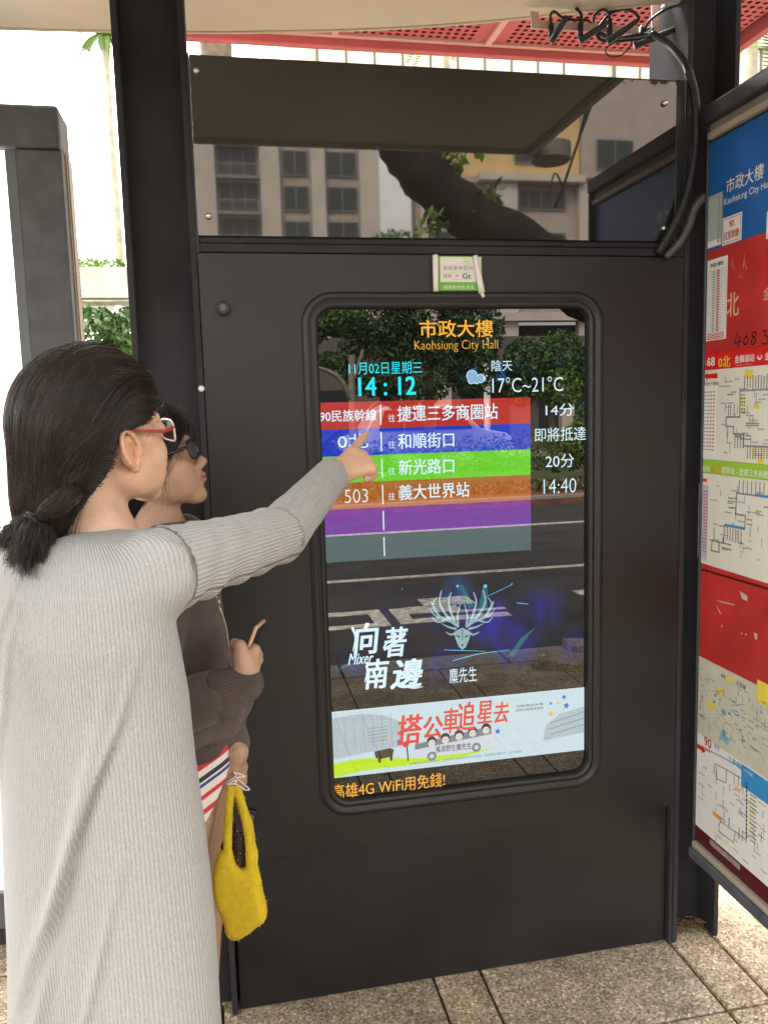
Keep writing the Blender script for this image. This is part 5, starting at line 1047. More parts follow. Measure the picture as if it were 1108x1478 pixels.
def seg_coord(p, chain):
    """distance, running length and angle round a chain of points"""
    best = np.full(len(p), 9.); S = np.zeros(len(p)); A = np.zeros(len(p)); acc = 0.; ref = None
    for a, b in zip(chain[:-1], chain[1:]):
        a, b = np.array(a), np.array(b); ba = b - a; l = np.linalg.norm(ba); t = np.clip(((p - a) @ ba) / l ** 2, 0, 1); q = p - a - t[:, None] * ba; d = np.linalg.norm(q, axis=1); u = ba / l
        if ref is None: ref = np.cross(u, UP)
        e1 = ref - u * (ref @ u); e1 /= np.linalg.norm(e1); e2 = np.cross(u, e1); m_ = d < best; best = np.where(m_, d, best); S = np.where(m_, acc + t * l, S); A = np.where(m_, np.arctan2(q @ e2, q @ e1), A); acc += l
    return best, S, A

# ------------------------------------------------------------------ woman in the long grey cardigan
w1 = thing('person', 'woman in a long grey ribbed cardigan with a low ponytail, pointing at the display', 'person', (-.43, -.66, 0))
f1, r1 = dirs(40); C1 = np.array([-.437, -.655])
Hd1 = Head(P(142, 634, 1.215), 37, 8, -2, 1.05)
sh1, el1, wr1 = P(236, 822, 1.17), P(402, 772, 1.42), P(478, 688, 1.645)
D0 = 1.645
hc = lambda u, v_, d=0.: P(430 + u / 6.925, 590 + v_ / 6.925, D0 + d)
G = MB
# head, neck, shoulders
F = Field((-.95, -1.1, -.02), (.25, .1, 1.72), .0016); head_shape(F, Hd1)
nb1 = P(135, 775, 1.235)
F.cap(Hd1.w((0, -.028, -.045)), nb1, .050, .054, .02); F.cap(Hd1.w((0, -.05, -.02)), nb1 - f1 * .012, .045, .054, .02)
F.cap(nb1 - UP * .03, nb1 - UP * .055 + r1 * .12, .06, .045, .04); F.cap(nb1 - UP * .03, nb1 - UP * .055 - r1 * .12, .06, .045, .04)
ch = np.array([*C1, 1.18]); F.cap(nb1 - UP * .05, ch, .06, .07, .03); F.cap(ch, np.array([*C1, .86]), .07, .075, .03); F.cap(nb1 - UP * .055 + r1 * .12, sh1, .04, .034, .02); F.cap(sh1, el1, .034, .030, .01)
# right arm inside the sleeve and the pointing hand
wr = hc(365, 655, 0); F.cap(el1, wr, .030, .0235, .01); F.cap(hc(350, 610, .005), hc(420, 680, -.005), .0165, .0165, .012)
MC = [hc(535, 445, .050), hc(630, 470, .060), hc(692, 530, .050), hc(722, 600, .036)]
for m_, r_ in zip(MC, (.0135, .0135, .013, .012)): F.cap(wr, m_, .020, r_, .014)
F.cap(MC[0], MC[3], .011, .010, .010)
for m_ in MC: F.ell(m_, (.0105,) * 3, None, .006)
finger(F, [MC[0], hc(598, 350, .082), hc(645, 292, .104), hc(678, 254, .118)], [.0108, .0092, .0083, .0070])
finger(F, [MC[1], hc(700, 545, .098), hc(722, 632, .088), hc(690, 668, .066)], [.0108, .0094, .0085, .0072])
finger(F, [MC[2], hc(752, 598, .082), hc(742, 672, .072), hc(700, 694, .052)], [.0102, .0090, .0082, .0070])
finger(F, [MC[3], hc(755, 652, .060), hc(722, 692, .050), hc(680, 702, .036)], [.0092, .0080, .0073, .0064])
finger(F, [hc(400, 560, .02), hc(500, 560, .07), hc(610, 600, .095), hc(680, 640, .098)], [.015, .0115, .0100, .0082], .006)
for m_, n_ in (): F.cap((m_ + n_) / 2 + CR[:, 1] * -.0165, (m_ + n_) / 2 * .8 + wr * .2 + CR[:, 1] * -.019, .003, .002, .008, 's')
ft1 = [np.array([*(C1 + s * r1[:2] * .085 + f1[:2] * .0), 0]) for s in (-1, 1)]
for q in ft1: F.cap(np.array([*C1, .84]) + (q - np.array([*C1, 0])) * .7, q + UP * .5, .07, .056, .02); F.cap(q + UP * .5, q + UP * .12, .055, .035, .01); F.cap(q + UP * .34, q + UP * .30 - f1 * .012, .05, .045, .02); F.cap(q + UP * .12, q + UP * .06, .035, .03, .01)
build_body(F, Hd1, SK1, w1)
nc = hc(668, 268, .112) - CR[:, 1] * .0074; na = hc(680, 250, .118) - hc(645, 292, .104); na /= np.linalg.norm(na); nb_ = np.cross(CR[:, 1], na); nb_ /= np.linalg.norm(nb_)
b = MB(); b.add([nc - CR[:, 1] * .0008] + [nc + na * .0062 * math.cos(t) + nb_ * .0042 * math.sin(t) + CR[:, 1] * .0012 * abs(math.sin(t)) for t in np.linspace(0, 2 * PI, 15)[:-1]], [(0, 1 + k, 1 + (k + 1) % 14) for k in range(14)], True); b.build('fingernail', mat('fingernail', (.66, .44, .36), rough=.25), w1)
M_shoe = mat('black_shoe', (.02, .02, .02), rough=.4)
def shoe(q, f, par):
    F = Field(q - np.array([.2, .2, .02]), q + np.array([.2, .2, .12]), .006); F.cap(q - f * .05 + UP * .035, q + f * .07 + UP * .03, .038, .036, .02); F.cap(q + f * .07 + UP * .03, q + f * .13 + UP * .026, .036, .024, .02); F.cap(q + UP * .03, q + UP * .075, .038, .034, .02)
    F.op(lambda p: .004 - p[..., 2], q - .2, q + .2, .001, 'i'); v, qq = F.mesh('s'); link('shoe', mesh_from('shoe', v, qq), M_shoe, par)
for q in ft1: shoe(q, f1, w1)
# cardigan
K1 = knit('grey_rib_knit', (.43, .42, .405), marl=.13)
lo = np.array([-.80, -1.02, .26]); hi = np.array([.10, -.20, 1.46]); F = Field(lo, hi, .0052)
def fold1(th, z):
    zz = np.clip((1.18 - z) / .7, 0, 1)
    a = .008 * zz * np.sin(4 * th + 1.6 * np.sin(z * 5) + z * 3)
    for z0, t0, sl, wd, am, ln_ in ((1.03, 1.05, .40, .013, .010, .35), (.98, .85, .46, .024, .007, .38), (.90, .70, .42, .026, .007, .34), (.80, .42, .30, .024, .008, .40), (.70, .85, .6, .022, .006, .35), (.64, .25, .5, .03, .007, .40), (.55, .75, .8, .026, .006, .3), (1.12, -.2, .3, .018, .006, .5), (1.20, .35, -.35, .014, .006, .4), (1.24, -.1, .2, .012, .005, .4)):
        u = (z - z0) - sl * (th - t0); v_ = (th - t0) + sl * (z - z0); a = a + .85 * am * np.exp(-(u / wd) ** 2) * np.exp(-(v_ / ln_) ** 2) - .6 * am * np.exp(-((u + 1.9 * wd) / wd) ** 2) * np.exp(-(v_ / ln_) ** 2)
    return a
rows1 = [(1.352, .070, .062, -.005, .01), (1.338, .115, .075, -.008, .01), (1.315, .160, .088, -.010, .008), (1.27, .185, .100, -.012), (1.2, .190, .112, -.012), (1.1, .186, .120), (1.0, .188, .126), (.9, .196, .132), (.75, .204, .142), (.55, .212, .150), (.30, .224, .158)]
F.op(stack_fn(rows1, C1[0], C1[1], f1, r1, fold1), lo, hi, .01)
armd = el1 - sh1; al = np.linalg.norm(armd)
def sleeve_fn(chain, rad, amp, freq, ph, upb=None, rolls=((.03, .012, .02, 1.), (.08, .010, -.02, .7), (.13, .014, .015, .9), (.20, .010, -.015, .6), (.27, .013, .02, .9), (.31, .010, -.01, .7))):
    L_ = [0.]; 
    for a, b in zip(chain[:-1], chain[1:]): L_.append(L_[-1] + np.linalg.norm(np.array(b) - np.array(a)))
    def fn(p):
        sh = p.shape[:-1]; q = p.reshape(-1, 3); d, S, A = seg_coord(q, chain); r = np.interp(S, L_, rad); am = np.interp(S, L_, amp)
        up = .5 + .5 * np.cos(A - (upb or 0)); fo = 0.
        for i_, (sc, wd, tw, g_) in enumerate(rolls): fo = fo + g_ * np.exp(-((S - sc - tw * np.sin(A - (upb or 0)) - .012 * (1 - up)) / wd) ** 2) * (.15 + .85 * up ** .8)
        fo = fo * am + am * .12 * np.sin(S * freq * .6 + 3 * A)
        return (d - r - fo).reshape(sh)
    return fn
base1 = P(196, 832, 1.20)
cuff = wr1 + (wr1 - el1) / np.linalg.norm(wr1 - el1) * .004
ch1 = [base1, sh1, sh1 * .5 + el1 * .5, el1, el1 * .5 + cuff * .5, cuff]
F.op(sleeve_fn(ch1, [.064, .061, .053, .049, .042, .0375], [.003, .0075, .0072, .0075, .003, .0], 135, .6, -PI / 2, ((.035, .011, .03, 1.), (.075, .009, .02, .8), (.105, .008, .03, .9), (.155, .012, .035, 1.1), (.23, .014, .03, .8), (.285, .016, .03, .7), (.33, .012, -.02, .5))), lo, hi, .022)
shL, elL, wrL = np.array([*(C1 - r1[:2] * .175), 1.285]), np.array([*(C1 - r1[:2] * .235 + f1[:2] * .02), 1.02]), np.array([*(C1 - r1[:2] * .20 + f1[:2] * .16), .86])
F.op(sleeve_fn([shL, elL, wrL], [.058, .050, .040], [.003, .005, .002], 90, 1.), lo, hi, .02)
F.cap(cuff, cuff + (cuff - el1) * .2, .0325, .0325, .001, 's')
F.cap(nb1 + f1 * .006 - UP * .02, nb1 + f1 * .006 + UP * .2, .066, .08, .004, 's')
v, q = F.mesh('c'); v = relax(v, q, 2)
dA, S_, A_ = seg_coord(v, ch1); dt = stack_fn(rows1, C1[0], C1[1], f1, r1)(v); x = (v[:, :2] - C1) @ r1[:2]; y = (v[:, :2] - C1) @ f1[:2]
th = np.arctan2(x, -y); ribt = th * .175; ribs = A_ * .047; insl = (dA - np.interp(S_, [0, .25, .6], [.062, .05, .038])) < (dt * 1.0 - .006)
insl &= ((v - sh1) @ (armd / al) + .012 + .25 * (sh1[2] - v[:, 2]) * 0 > 0)
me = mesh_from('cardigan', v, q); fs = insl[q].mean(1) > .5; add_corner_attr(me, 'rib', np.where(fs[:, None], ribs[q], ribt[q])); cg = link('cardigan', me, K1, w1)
# collar band, pink strap under it
cb = []
for k in range(41):
    a = 2 * PI * k / 40; cb.append(nb1 + f1 * .006 + r1 * .071 * math.cos(a) + f1 * .062 * math.sin(a) + UP * (-.012 - .006 * math.sin(a)))
MB().tube(cb, .0052, 8, False).build('collar_band', mat('collar_knit', (.43, .42, .40), rough=.9, noise=.15, nscale=200, bump=1., bscale=500), w1)
pk = [nb1 + r1 * (.058 * math.cos(a)) + f1 * (.052 * math.sin(a)) + UP * (-.006) for a in np.linspace(-.5, 1.3, 14)]
MB().tube(pk, .0065, 8).build('inner_top', mat('salmon_cotton', (.60, .24, .19), rough=.8), w1)
# seam at the armhole
# hair
line1 = ([-.20, -.13, -.10, -.08, -.06, -.045, -.028, -.010, .012, .019, .03, .045, .06, .08, .12], [-.105, -.098, -.088, -.078, -.060, -.044, -.032, -.027, -.018, .028, .050, .062, .074, .088, .13])
HA = Hair(Hd1, (0, -.006, .022), (.087, .110, .1085), (-.014, -.104, -.137), line1, .50, 3)
HA.shell('hair_mass', w1, HS)
st = HA.strands(15000, 15)
hair_obj('hair', st, .00042, H1, w1)
r_ = np.random.default_rng(5); tie = Hd1.w((-.014, -.108, -.140))
# the loop of hair twisted over the tie
cL = [P(112, 700, 1.135), P(104, 712, 1.118), P(84, 728, 1.105), P(64, 742, 1.112), P(56, 752, 1.125)]
st = []
for k in range(1100):
    o = r_.normal(size=3); o /= np.linalg.norm(o); w_ = [.010, .015, .0165, .012, .007]; st.append(np.array([c + o * wi * (.75 + .25 * r_.random()) for c, wi in zip(smooth_path(cL, 3), np.interp(np.linspace(0, 4, 13), range(5), w_))]))
hair_obj('hair_twist', st, .00045, H1, w1)
MB().tube(smooth_path(cL, 4), list(np.interp(np.linspace(0, 4, 17), range(5), [.006, .012, .0135, .010, .005])), 10).build('hair_core', HS, w1)
tp_ = P(54, 750, 1.125)
st = []
ends = [P(8, 782, 1.13), P(20, 805, 1.12), P(38, 815, 1.11), P(60, 800, 1.12), P(70, 775, 1.13), P(4, 776, 1.14), P(30, 798, 1.10)]
for k in range(2600):
    e = ends[int(r_.integers(0, 7))] + r_.normal(size=3) * .005; o = r_.normal(size=3) * .006; m_ = tp_ * .45 + e * .55 + r_.normal(size=3) * .006 + np.array([0, 0, .004]); s0 = Hd1.w((-.012, -.10, -.115)) + o; c_ = tp_ + o
    st.append(np.array(smooth_path([s0, c_, m_, e, e + (e - m_) * .22 * r_.random() + np.array([0, 0, -.008 * r_.random()]) + r_.normal(size=3) * .003], 3)))
hair_obj('ponytail', st, .00034, H1, w1, .25)
MB().tube([tp_ + (e - tp_) * t for e in (P(32, 790, 1.118),) for t in (-.3, 0, .3, .6, .85)], [.012, .011, .017, .016, .006], 10).build('hair_core', HS, w1)
ax = (P(30, 790, 1.12) - tp_); ax /= np.linalg.norm(ax); e1 = np.cross(ax, UP); e1 /= np.linalg.norm(e1); e2 = np.cross(ax, e1)
b = MB()
for k_, (o_, tl) in enumerate(((0, .15), (.004, -.2), (-.004, .1))): b.tube([tp_ + ax * (o_ + .003 * math.sin(a + k_)) + (e1 * math.cos(a) + e2 * math.sin(a)) * .0155 for a in np.linspace(0, 2 * PI, 25)], .0021, 6, False)
b.build('hair_tie', mat('hair_tie_elastic', (.008, .008, .009), rough=.5), w1)
# loose hairs
st = []
for k in range(520):
    d = r_.normal(size=3); d /= np.linalg.norm(d)
    if d[2] < -.2 and d[1] > -.2: continue
    p = HA.c0 + d * HA.R(d[None])[0]
    if HA.g(p) > -.01: continue
    t_ = np.linspace(0, 1, 8)[:, None]; e = d + np.array([0, -.5, -.35]) * .8 + r_.normal(size=3) * .25; e /= np.linalg.norm(e); q = d * (1 - t_) + e * t_; q /= np.linalg.norm(q, axis=1)[:, None]; st.append(Hd1.w(HA.c0 + q * (HA.R(q) + .002 + .008 * r_.random() * np.sin(t_[:, 0] * 3))[:, None]))
for k in range(0):                                              # wisps before and below the ear
    a = Hd1.w((.074, .012 + .018 * r_.random(), -.004 - .01 * r_.random())); e = a + Hd1.R @ (np.array([.002, -.004 + .016 * r_.random(), -.02 - .022 * r_.random()])); st.append(np.array([a, (a + e) / 2 + r_.normal(size=3) * .002, e]))
for k in range(0):
    a = Hd1.w((.055 + .015 * r_.random(), -.035 - .03 * r_.random(), -.055 - .02 * r_.random())); st.append(np.array([a, a + Hd1.R @ np.array([-.004, -.005, -.015]), a + Hd1.R @ np.array([-.008, -.01, -.03]) + r_.normal(size=3) * .004]))
hair_obj('flyaway_hair', st, .00016, H1, w1)
# glasses
def glasses(H, par, rim_m, arm_m, half=.0275, hh=.016, fy=.104, ez=.0, r=.0014, wrap=.018, arm_r=.0026):
    g_ = bpy.data.objects.new('glasses', None); COL.objects.link(g_); g_.parent = par
    def ln(nm, mb, m_): o = mb.build(nm, m_, None); o.parent = g_; off = Vector(par.location); o.location = -off; return o
    for s in (-1, 1):
        pts = []
        for k in range(33):
            a = 2 * PI * k / 32; ca, sa = math.cos(a), math.sin(a); sx = half * math.copysign(abs(ca) ** .6, ca); sz = hh * math.copysign(abs(sa) ** .65, sa); pts.append(H.w((s * .034 + sx, fy - wrap * ((s * .034 + sx) / .062) ** 2 - .0 * sz, ez + sz - .003)))
        ln('rim', MB().tube(pts, r, 8, False), rim_m)
        gl = MB(); n_ = 32; c_ = np.mean(pts[:-1], axis=0); gl.add([c_] + pts[:-1], [(0, 1 + k, 1 + (k + 1) % n_) for k in range(n_)], True); ln('lens', gl, M_lens)
        a, m_, e = H.w((s * .0615, fy - wrap, ez + .004)), H.w((s * .0735, fy - .045, ez + .003)), H.w((s * .0785, .012, ez + .012)); e2_ = H.w((s * .076, -.008, ez + .016))
        ln('temple_arm', MB().tube([a, H.w((s * .068, fy - wrap - .008, ez + .004)), m_, e, e2_], [r * 1.2, arm_r, arm_r, arm_r * .85, arm_r * .6], 8), arm_m)
    ln('bridge', MB().tube([H.w((-.008, fy, ez + .003)), H.w((0, fy + .002, ez + .006)), H.w((.008, fy, ez + .003))], r * 1.1, 8), rim_m); return g_
M_lens = bpy.data.materials.new('lens_glass'); M_lens.use_nodes = True; t_ = M_lens.node_tree; t_.nodes.remove(t_.nodes['Principled BSDF']); tr2 = t_.nodes.new('ShaderNodeBsdfTransparent'); tr2.inputs[0].default_value = (.94, .95, .96, 1); gs = t_.nodes.new('ShaderNodeBsdfGlossy'); gs.inputs['Roughness'].default_value = .02; fr = t_.nodes.new('ShaderNodeFresnel'); fr.inputs[0].default_value = 1.15; ms_ = t_.nodes.new('ShaderNodeMixShader')
t_.links.new(fr.outputs[0], ms_.inputs[0]); t_.links.new(tr2.outputs[0], ms_.inputs[1]); t_.links.new(gs.outputs[0], ms_.inputs[2]); t_.links.new(ms_.outputs[0], t_.nodes['Material Output'].inputs[0])
glasses(Hd1, w1, mat('clear_plastic_rim', (.75, .62, .58), rough=.12, coat=.6), mat('red_plastic', (.42, .035, .03), rough=.3), r=.0017)

# ------------------------------------------------------------------ woman in the brown jacket
w2 = thing('person', 'woman with black glasses in a brown zip jacket, holding a phone beside the post', 'person', (-.33, -.29, 0))
f2, r2_ = dirs(80); C2 = np.array(P(262, 950, 1.64)[:2]) 
Hd2 = Head(P(213, 668, 1.60), 83, 17, 0, 1.0)
F = Field((-.75, -.75, -.02), (.15, .15, 1.65), .0016); head_shape(F, Hd2, .8)
nb2 = P(240, 790, 1.61); F.cap(Hd2.w((0, -.02, -.045)), nb2, .047, .052, .02); F.cap(Hd2.w((0, -.045, -.02)), nb2 - f2 * .012, .042, .052, .02)
ch = np.array([*C2, 1.16]); F.cap(nb2 - UP * .01, ch, .055, .065, .03); F.cap(ch, np.array([*C2, .90]), .065, .075, .03)
s2_, e2_, c2_ = P(228, 815, 1.48), P(208, 1035, 1.44), P(318, 1003, 1.44); s3_, e3_ = P(240, 815, 1.74), P(302, 985, 1.68)
F.cap(ch + UP * .07, s2_, .04, .034, .02); F.cap(s2_, e2_, .034, .03, .01); F.cap(ch + UP * .07, s3_, .04, .034, .02); F.cap(s3_, e3_, .034, .028, .01)
E0 = 1.445
h2 = lambda u, v_, d=0.: P(260 + u / 6.72, 860 + v_ / 6.72, E0 + d)
wr2 = h2(640, 800); F.cap(e2_, c2_, .03, .027, .01); F.cap(c2_, h2(560, 950, .01), .027, .026, .01); F.cap(h2(560, 950, .01), wr2, .021, .0205, .004); F.cap(h2(610, 790, .0), h2(670, 800, .012), .016, .016, .01)
F.cap(wr2, h2(590, 560, .0), .018, .0125, .014); F.cap(wr2, h2(690, 600, .02), .020, .014, .014); F.cap(h2(620, 640, .0), h2(700, 640, .025), .016, .014, .014)
finger(F, [h2(600, 600, .0), h2(580, 490, .0), h2(530, 468, .01), h2(492, 480, .02)], [.0125, .0105, .0092, .0075], .006)
finger(F, [h2(700, 590, .015), h2(725, 525, .02), h2(700, 505, .045), h2(660, 520, .06)], [.0120, .0098, .0088, .0072])
finger(F, [h2(720, 620, .025), h2(748, 570, .035), h2(720, 550, .058), h2(670, 560, .07)], [.0115, .0096, .0085, .007])
finger(F, [h2(720, 650, .03), h2(755, 620, .045), h2(725, 605, .068), h2(680, 610, .075)], [.0105, .0090, .008, .0068])
finger(F, [h2(700, 690, .03), h2(740, 670, .05), h2(712, 655, .07), h2(680, 660, .075)], [.0095, .0078, .007, .006])
B0 = 1.62; h3 = lambda u, v_, d=0.: P(280 + u / 4.77, 1060 + v_ / 4.77, B0 + d)
F.cap(e3_, h3(262, 20, .02), .028, .027, .01); F.cap(h3(262, 20, .02), h3(285, 130, .0), .027, .022, .01); F.cap(h3(285, 130), h3(268, 220), .020, .014, .014); F.cap(h3(290, 130, .01), h3(320, 230, .03), .020, .013, .014); F.cap(h3(265, 225), h3(325, 230, .03), .012, .011, .01)
finger(F, [h3(255, 215, -.002), h3(238, 265, .0), h3(262, 300, .008), h3(292, 285, .014)], [.0105, .0092, .0082, .007])
finger(F, [h3(285, 235, .005), h3(280, 290, .006), h3(300, 320, .018), h3(318, 300, .026)], [.0105, .0092, .0082, .007])
finger(F, [h3(310, 240, .02), h3(318, 305, .02), h3(325, 345, .03), h3(322, 375, .034)], [.0102, .0092, .0082, .007])
finger(F, [h3(326, 235, .032), h3(338, 290, .035), h3(340, 325, .042), h3(338, 350, .046)], [.0095, .0082, .0072, .0062])
finger(F, [h3(255, 150, .01), h3(225, 205, .02), h3(245, 250, .03)], [.0125, .0100, .008])
hipN, hipF = P(271, 1120, 1.61), P(275, 1120, 1.71); kn = P(240, 1330, 1.61); ft2 = [np.array([kn[0] - .02, kn[1] + .04, 0]), np.array([hipF[0] - .02, hipF[1] + .02, 0])]
F.cap(np.array([*C2, .90]), hipN, .07, .070, .02); F.cap(np.array([*C2, .90]), hipF, .07, .070, .02); F.cap(hipN, kn, .070, .054, .01); F.cap(kn, ft2[0] + UP * .09, .052, .033, .02); F.cap(ft2[0] + UP * .32, ft2[0] + UP * .28 - f2 * .012, .046, .04, .02); F.cap(ft2[0] + UP * .09, ft2[0] + UP * .04, .033, .032, .01)
k2 = np.array([hipF[0], hipF[1], .46]); F.cap(hipF, k2, .078, .052, .01); F.cap(k2, ft2[1] + UP * .09, .052, .033, .02); F.cap(ft2[1] + UP * .09, ft2[1] + UP * .04, .033, .032, .01)
build_body(F, Hd2, SK2, w2)
for q in ft2: shoe(q, f2, w2)
# jacket
J = mat('brown_jacket_cloth', (.092, .064, .056), rough=.85, noise=.12, nscale=60, bump=.5, bscale=700, sheen=.15); JR = knit('brown_rib_knit', (.096, .068, .060), .0042, 1., .12)
lo = np.array([C2[0] - .36, C2[1] - .32, .78]); hi = np.array([C2[0] + .34, C2[1] + .30, 1.36]); F = Field(lo, hi, .0036)
z_ = lambda v_, u=320, D=1.56: P(u, v_, D)[2]
zh = z_(1096, 320)
def fold2(th, z): return .005 * np.sin(3 * th + 18 * z) * np.exp(-((z - 1.02) / .14) ** 2) + .006 * np.sin(7 * th - 9 * z) * np.clip((1.1 - z) / .2, 0, 1) * (z > zh + .04) + .012 * np.exp(-((z - zh - .065) / .028) ** 2)
ZV = lambda v_: P(320, v_, 1.60)[2]
rows2 = [(1.318, .060, .050, -.005), (1.295, .11, .058), (1.26, .140, .066, .006), (ZV(850), .150, .078, .006), (ZV(900), .150, .080, .012), (ZV(960), .148, .086, .014), (ZV(1000), .146, .094, .018), (ZV(1030), .146, .100, .018), (ZV(1065), .148, .096, .016), (zh + .035, .148, .092, .014), (zh + .01, .142, .086, .012), (zh, .141, .084, .012)]
F.op(stack_fn(rows2, C2[0], C2[1], f2, r2_, fold2), lo, hi, .01)
s2_, e2_, c2_ = P(228, 815, 1.48), P(208, 1035, 1.44), P(318, 1003, 1.44)
cf = h2(625, 850, .004); cdir = (cf - c2_) / np.linalg.norm(cf - c2_)
F.op(sleeve_fn([s2_, e2_, c2_, cf], [.058, .052, .046, .0350], [.004, .006, .007, .0], 105, 2.2, -PI / 2), lo, hi, .018)
s3_, e3_, c3_ = P(240, 815, 1.74), P(302, 985, 1.68), h3(270, 55, .02)
F.op(sleeve_fn([s3_, e3_, c3_], [.050, .042, .034], [.003, .004, .001], 80, 1.), lo, hi, .018)
F.cap(nb2 - UP * .02, nb2 + UP * .15, .060, .075, .004, 's')
v, q = F.mesh('j'); v = relax(v, q, 2); me = mesh_from('jacket', v, q); me.materials.append(J); me.materials.append(JR)
# ribbed hem and cuffs
ce = v[q].mean(1); dcf, Scf, Acf = seg_coord(v, [c2_, cf]); isc = (dcf < .046) & (Scf > np.linalg.norm(cf - c2_) - .052)
x = (v[:, :2] - C2) @ r2_[:2]; y = (v[:, :2] - C2) @ f2[:2]; rib = np.where(isc, Acf * .032, np.arctan2(x, -y) * .14); add_attr(me, 'rib', rib)
dc = seg_coord(ce, [c2_, cf]); mi = ((ce[:, 2] < zh + .042) & (seg_coord(ce, [e3_, c3_])[0] > .05)) | ((dc[0] < .046) & (dc[1] > np.linalg.norm(cf - c2_) - .052)); me.polygons.foreach_set('material_index', mi.astype(np.int32)); link('jacket', me, None, w2)
M_zip = mat('brass_zip', (.45, .38, .28), rough=.35, metal=.8)
za = [h2(372, 60, -.035), h2(395, 150, -.032), h2(420, 260, -.025)]
zp = MB().tube([za[0] + UP * .006, za[0], za[0] - UP * .004], [.003, .0042, .003], 8).build('zip_slider', M_zip, w2); MB().tube([h2(375, 90, -.037), h2(400, 165, -.036)], [.0022, .0035], 6).build('zip_pull', M_zip, w2)
MB().tube(smooth_path([h2(350, 0, -.03), h2(372, 60, -.028), h2(410, 180, -.024), h2(450, 330, -.012), h2(470, 500, .0), h2(475, 680, .006)], 6), .0018, 6).build('zip_line', M_zip, w2)
col = [nb2 + r2_ * .066 * math.cos(a) + f2 * .062 * math.sin(a) + UP * (-.012 + .006 * math.cos(2 * a)) for a in np.linspace(0, 2 * PI, 33)]
MB().tube(col, .011, 8, False).build('collar', J, w2)
LP_ = mat('leopard_cotton', (.16, .10, .05), rough=.8); t_ = LP_.node_tree; n_ = t_.nodes.new('ShaderNodeTexVoronoi'); n_.inputs['Scale'].default_value = 150; rp = t_.nodes.new('ShaderNodeValToRGB'); rp.color_ramp.elements[0].color = (.015, .010, .008, 1); rp.color_ramp.elements[0].position = .45; rp.color_ramp.elements[1].color = (.28, .18, .10, 1); rp.color_ramp.elements[1].position = .55
t_.links.new(t_.nodes['Texture Coordinate'].outputs['Object'], n_.inputs[0]); t_.links.new(n_.outputs['Distance'], rp.inputs[0]); t_.links.new(rp.outputs[0], t_.nodes['Principled BSDF'].inputs['Base Color'])
MB().tube([nb2 + f2 * (.052 + .010 * math.sin(k)) + r2_ * (.03 - .012 * k) + UP * (.012 - .003 * k) for k in range(4)] , .014, 10).build('scarf', LP_, w2)
# striped top hanging below the jacket
TS = bpy.data.materials.new('striped_jersey'); TS.use_nodes = True; t_ = TS.node_tree; N = t_.nodes.new; b_ = t_.nodes['Principled BSDF']; b_.inputs['Roughness'].default_value = .85
g_ = N('ShaderNodeNewGeometry'); dt_ = N('ShaderNodeVectorMath'); dt_.operation = 'DOT_PRODUCT'; pa_, pb2_ = P(292, 1122, 1.52), P(320, 1106, 1.52); dv = (pb2_ - pa_) / np.linalg.norm(pb2_ - pa_); nrm_ = np.cross(dv, CR[:, 1]); nrm_ /= np.linalg.norm(nrm_); nrm_ = nrm_ if nrm_[2] < 0 else -nrm_
dt_.inputs[1].default_value = tuple(nrm_); t_.links.new(g_.outputs['Position'], dt_.inputs[0]); su = N('ShaderNodeMath'); su.operation = 'MULTIPLY_ADD'; o_ = float(nrm_ @ P(290, 1098, 1.52)); su.inputs[1].default_value = 1 / .115; su.inputs[2].default_value = -o_ / .115; t_.links.new(dt_.outputs['Value'], su.inputs[0])
rp = N('ShaderNodeValToRGB'); rp.color_ramp.interpolation = 'CONSTANT'; WH, RE, NA, BL = (.72, .66, .62, 1), (.55, .035, .05, 1), (.03, .03, .05, 1), (.05, .05, .28, 1)
e_ = rp.color_ramp.elements; e_[0].position = 0; e_[0].color = WH; e_[1].position = .95; e_[1].color = WH
for ps, c_ in ((.08, RE), (.17, WH), (.27, NA), (.35, WH), (.38, BL), (.43, WH), (.55, RE), (.62, WH), (.76, RE), (.84, WH)): x_ = e_.new(ps); x_.color = c_
t_.links.new(su.outputs[0], rp.inputs[0]); t_.links.new(rp.outputs[0], b_.inputs['Base Color'])
lo = np.array([C2[0] - .25, C2[1] - .25, .70]); hi = np.array([C2[0] + .25, C2[1] + .25, .92]); F = Field(lo, hi, .004)
ts = [(.91, .137, .080, .012), (zh - .02, .140, .084, .012), (.70, .150, .090, .010)]
F.op(stack_fn(ts, C2[0], C2[1], f2, r2_, lambda th, z: .004 * np.sin(6 * th + 8 * z)), lo, hi, .005)
# hem: a curved tail, cut upwards towards the front
e0, e1_ = P(297, 1178, 1.58), P(336, 1090, 1.62)
def hem(p):
    u = (p - CAM) @ CR[:, 0] / ((p - CAM) @ CR[:, 1]); vv = (p - CAM) @ CR[:, 2] / ((p - CAM) @ CR[:, 1]); return p
ya, za_ = float((e0[:2] - C2) @ f2[:2]), e0[2]; yb_, zb_ = float((e1_[:2] - C2) @ f2[:2]), e1_[2]
def cut(p):
    y = (p[..., 0] - C2[0]) * f2[0] + (p[..., 1] - C2[1]) * f2[1]; t = np.clip((y - ya) / (yb_ - ya), 0, 1.4); zc = za_ + (zb_ - za_) * (t ** 1.25); return (zc - p[..., 2]) * .5
F.op(cut, lo, hi, .002, 'i'); v, q = F.mesh('t'); v = relax(v, q, 2); link('striped_top', mesh_from('striped_top', v, q), TS, w2)
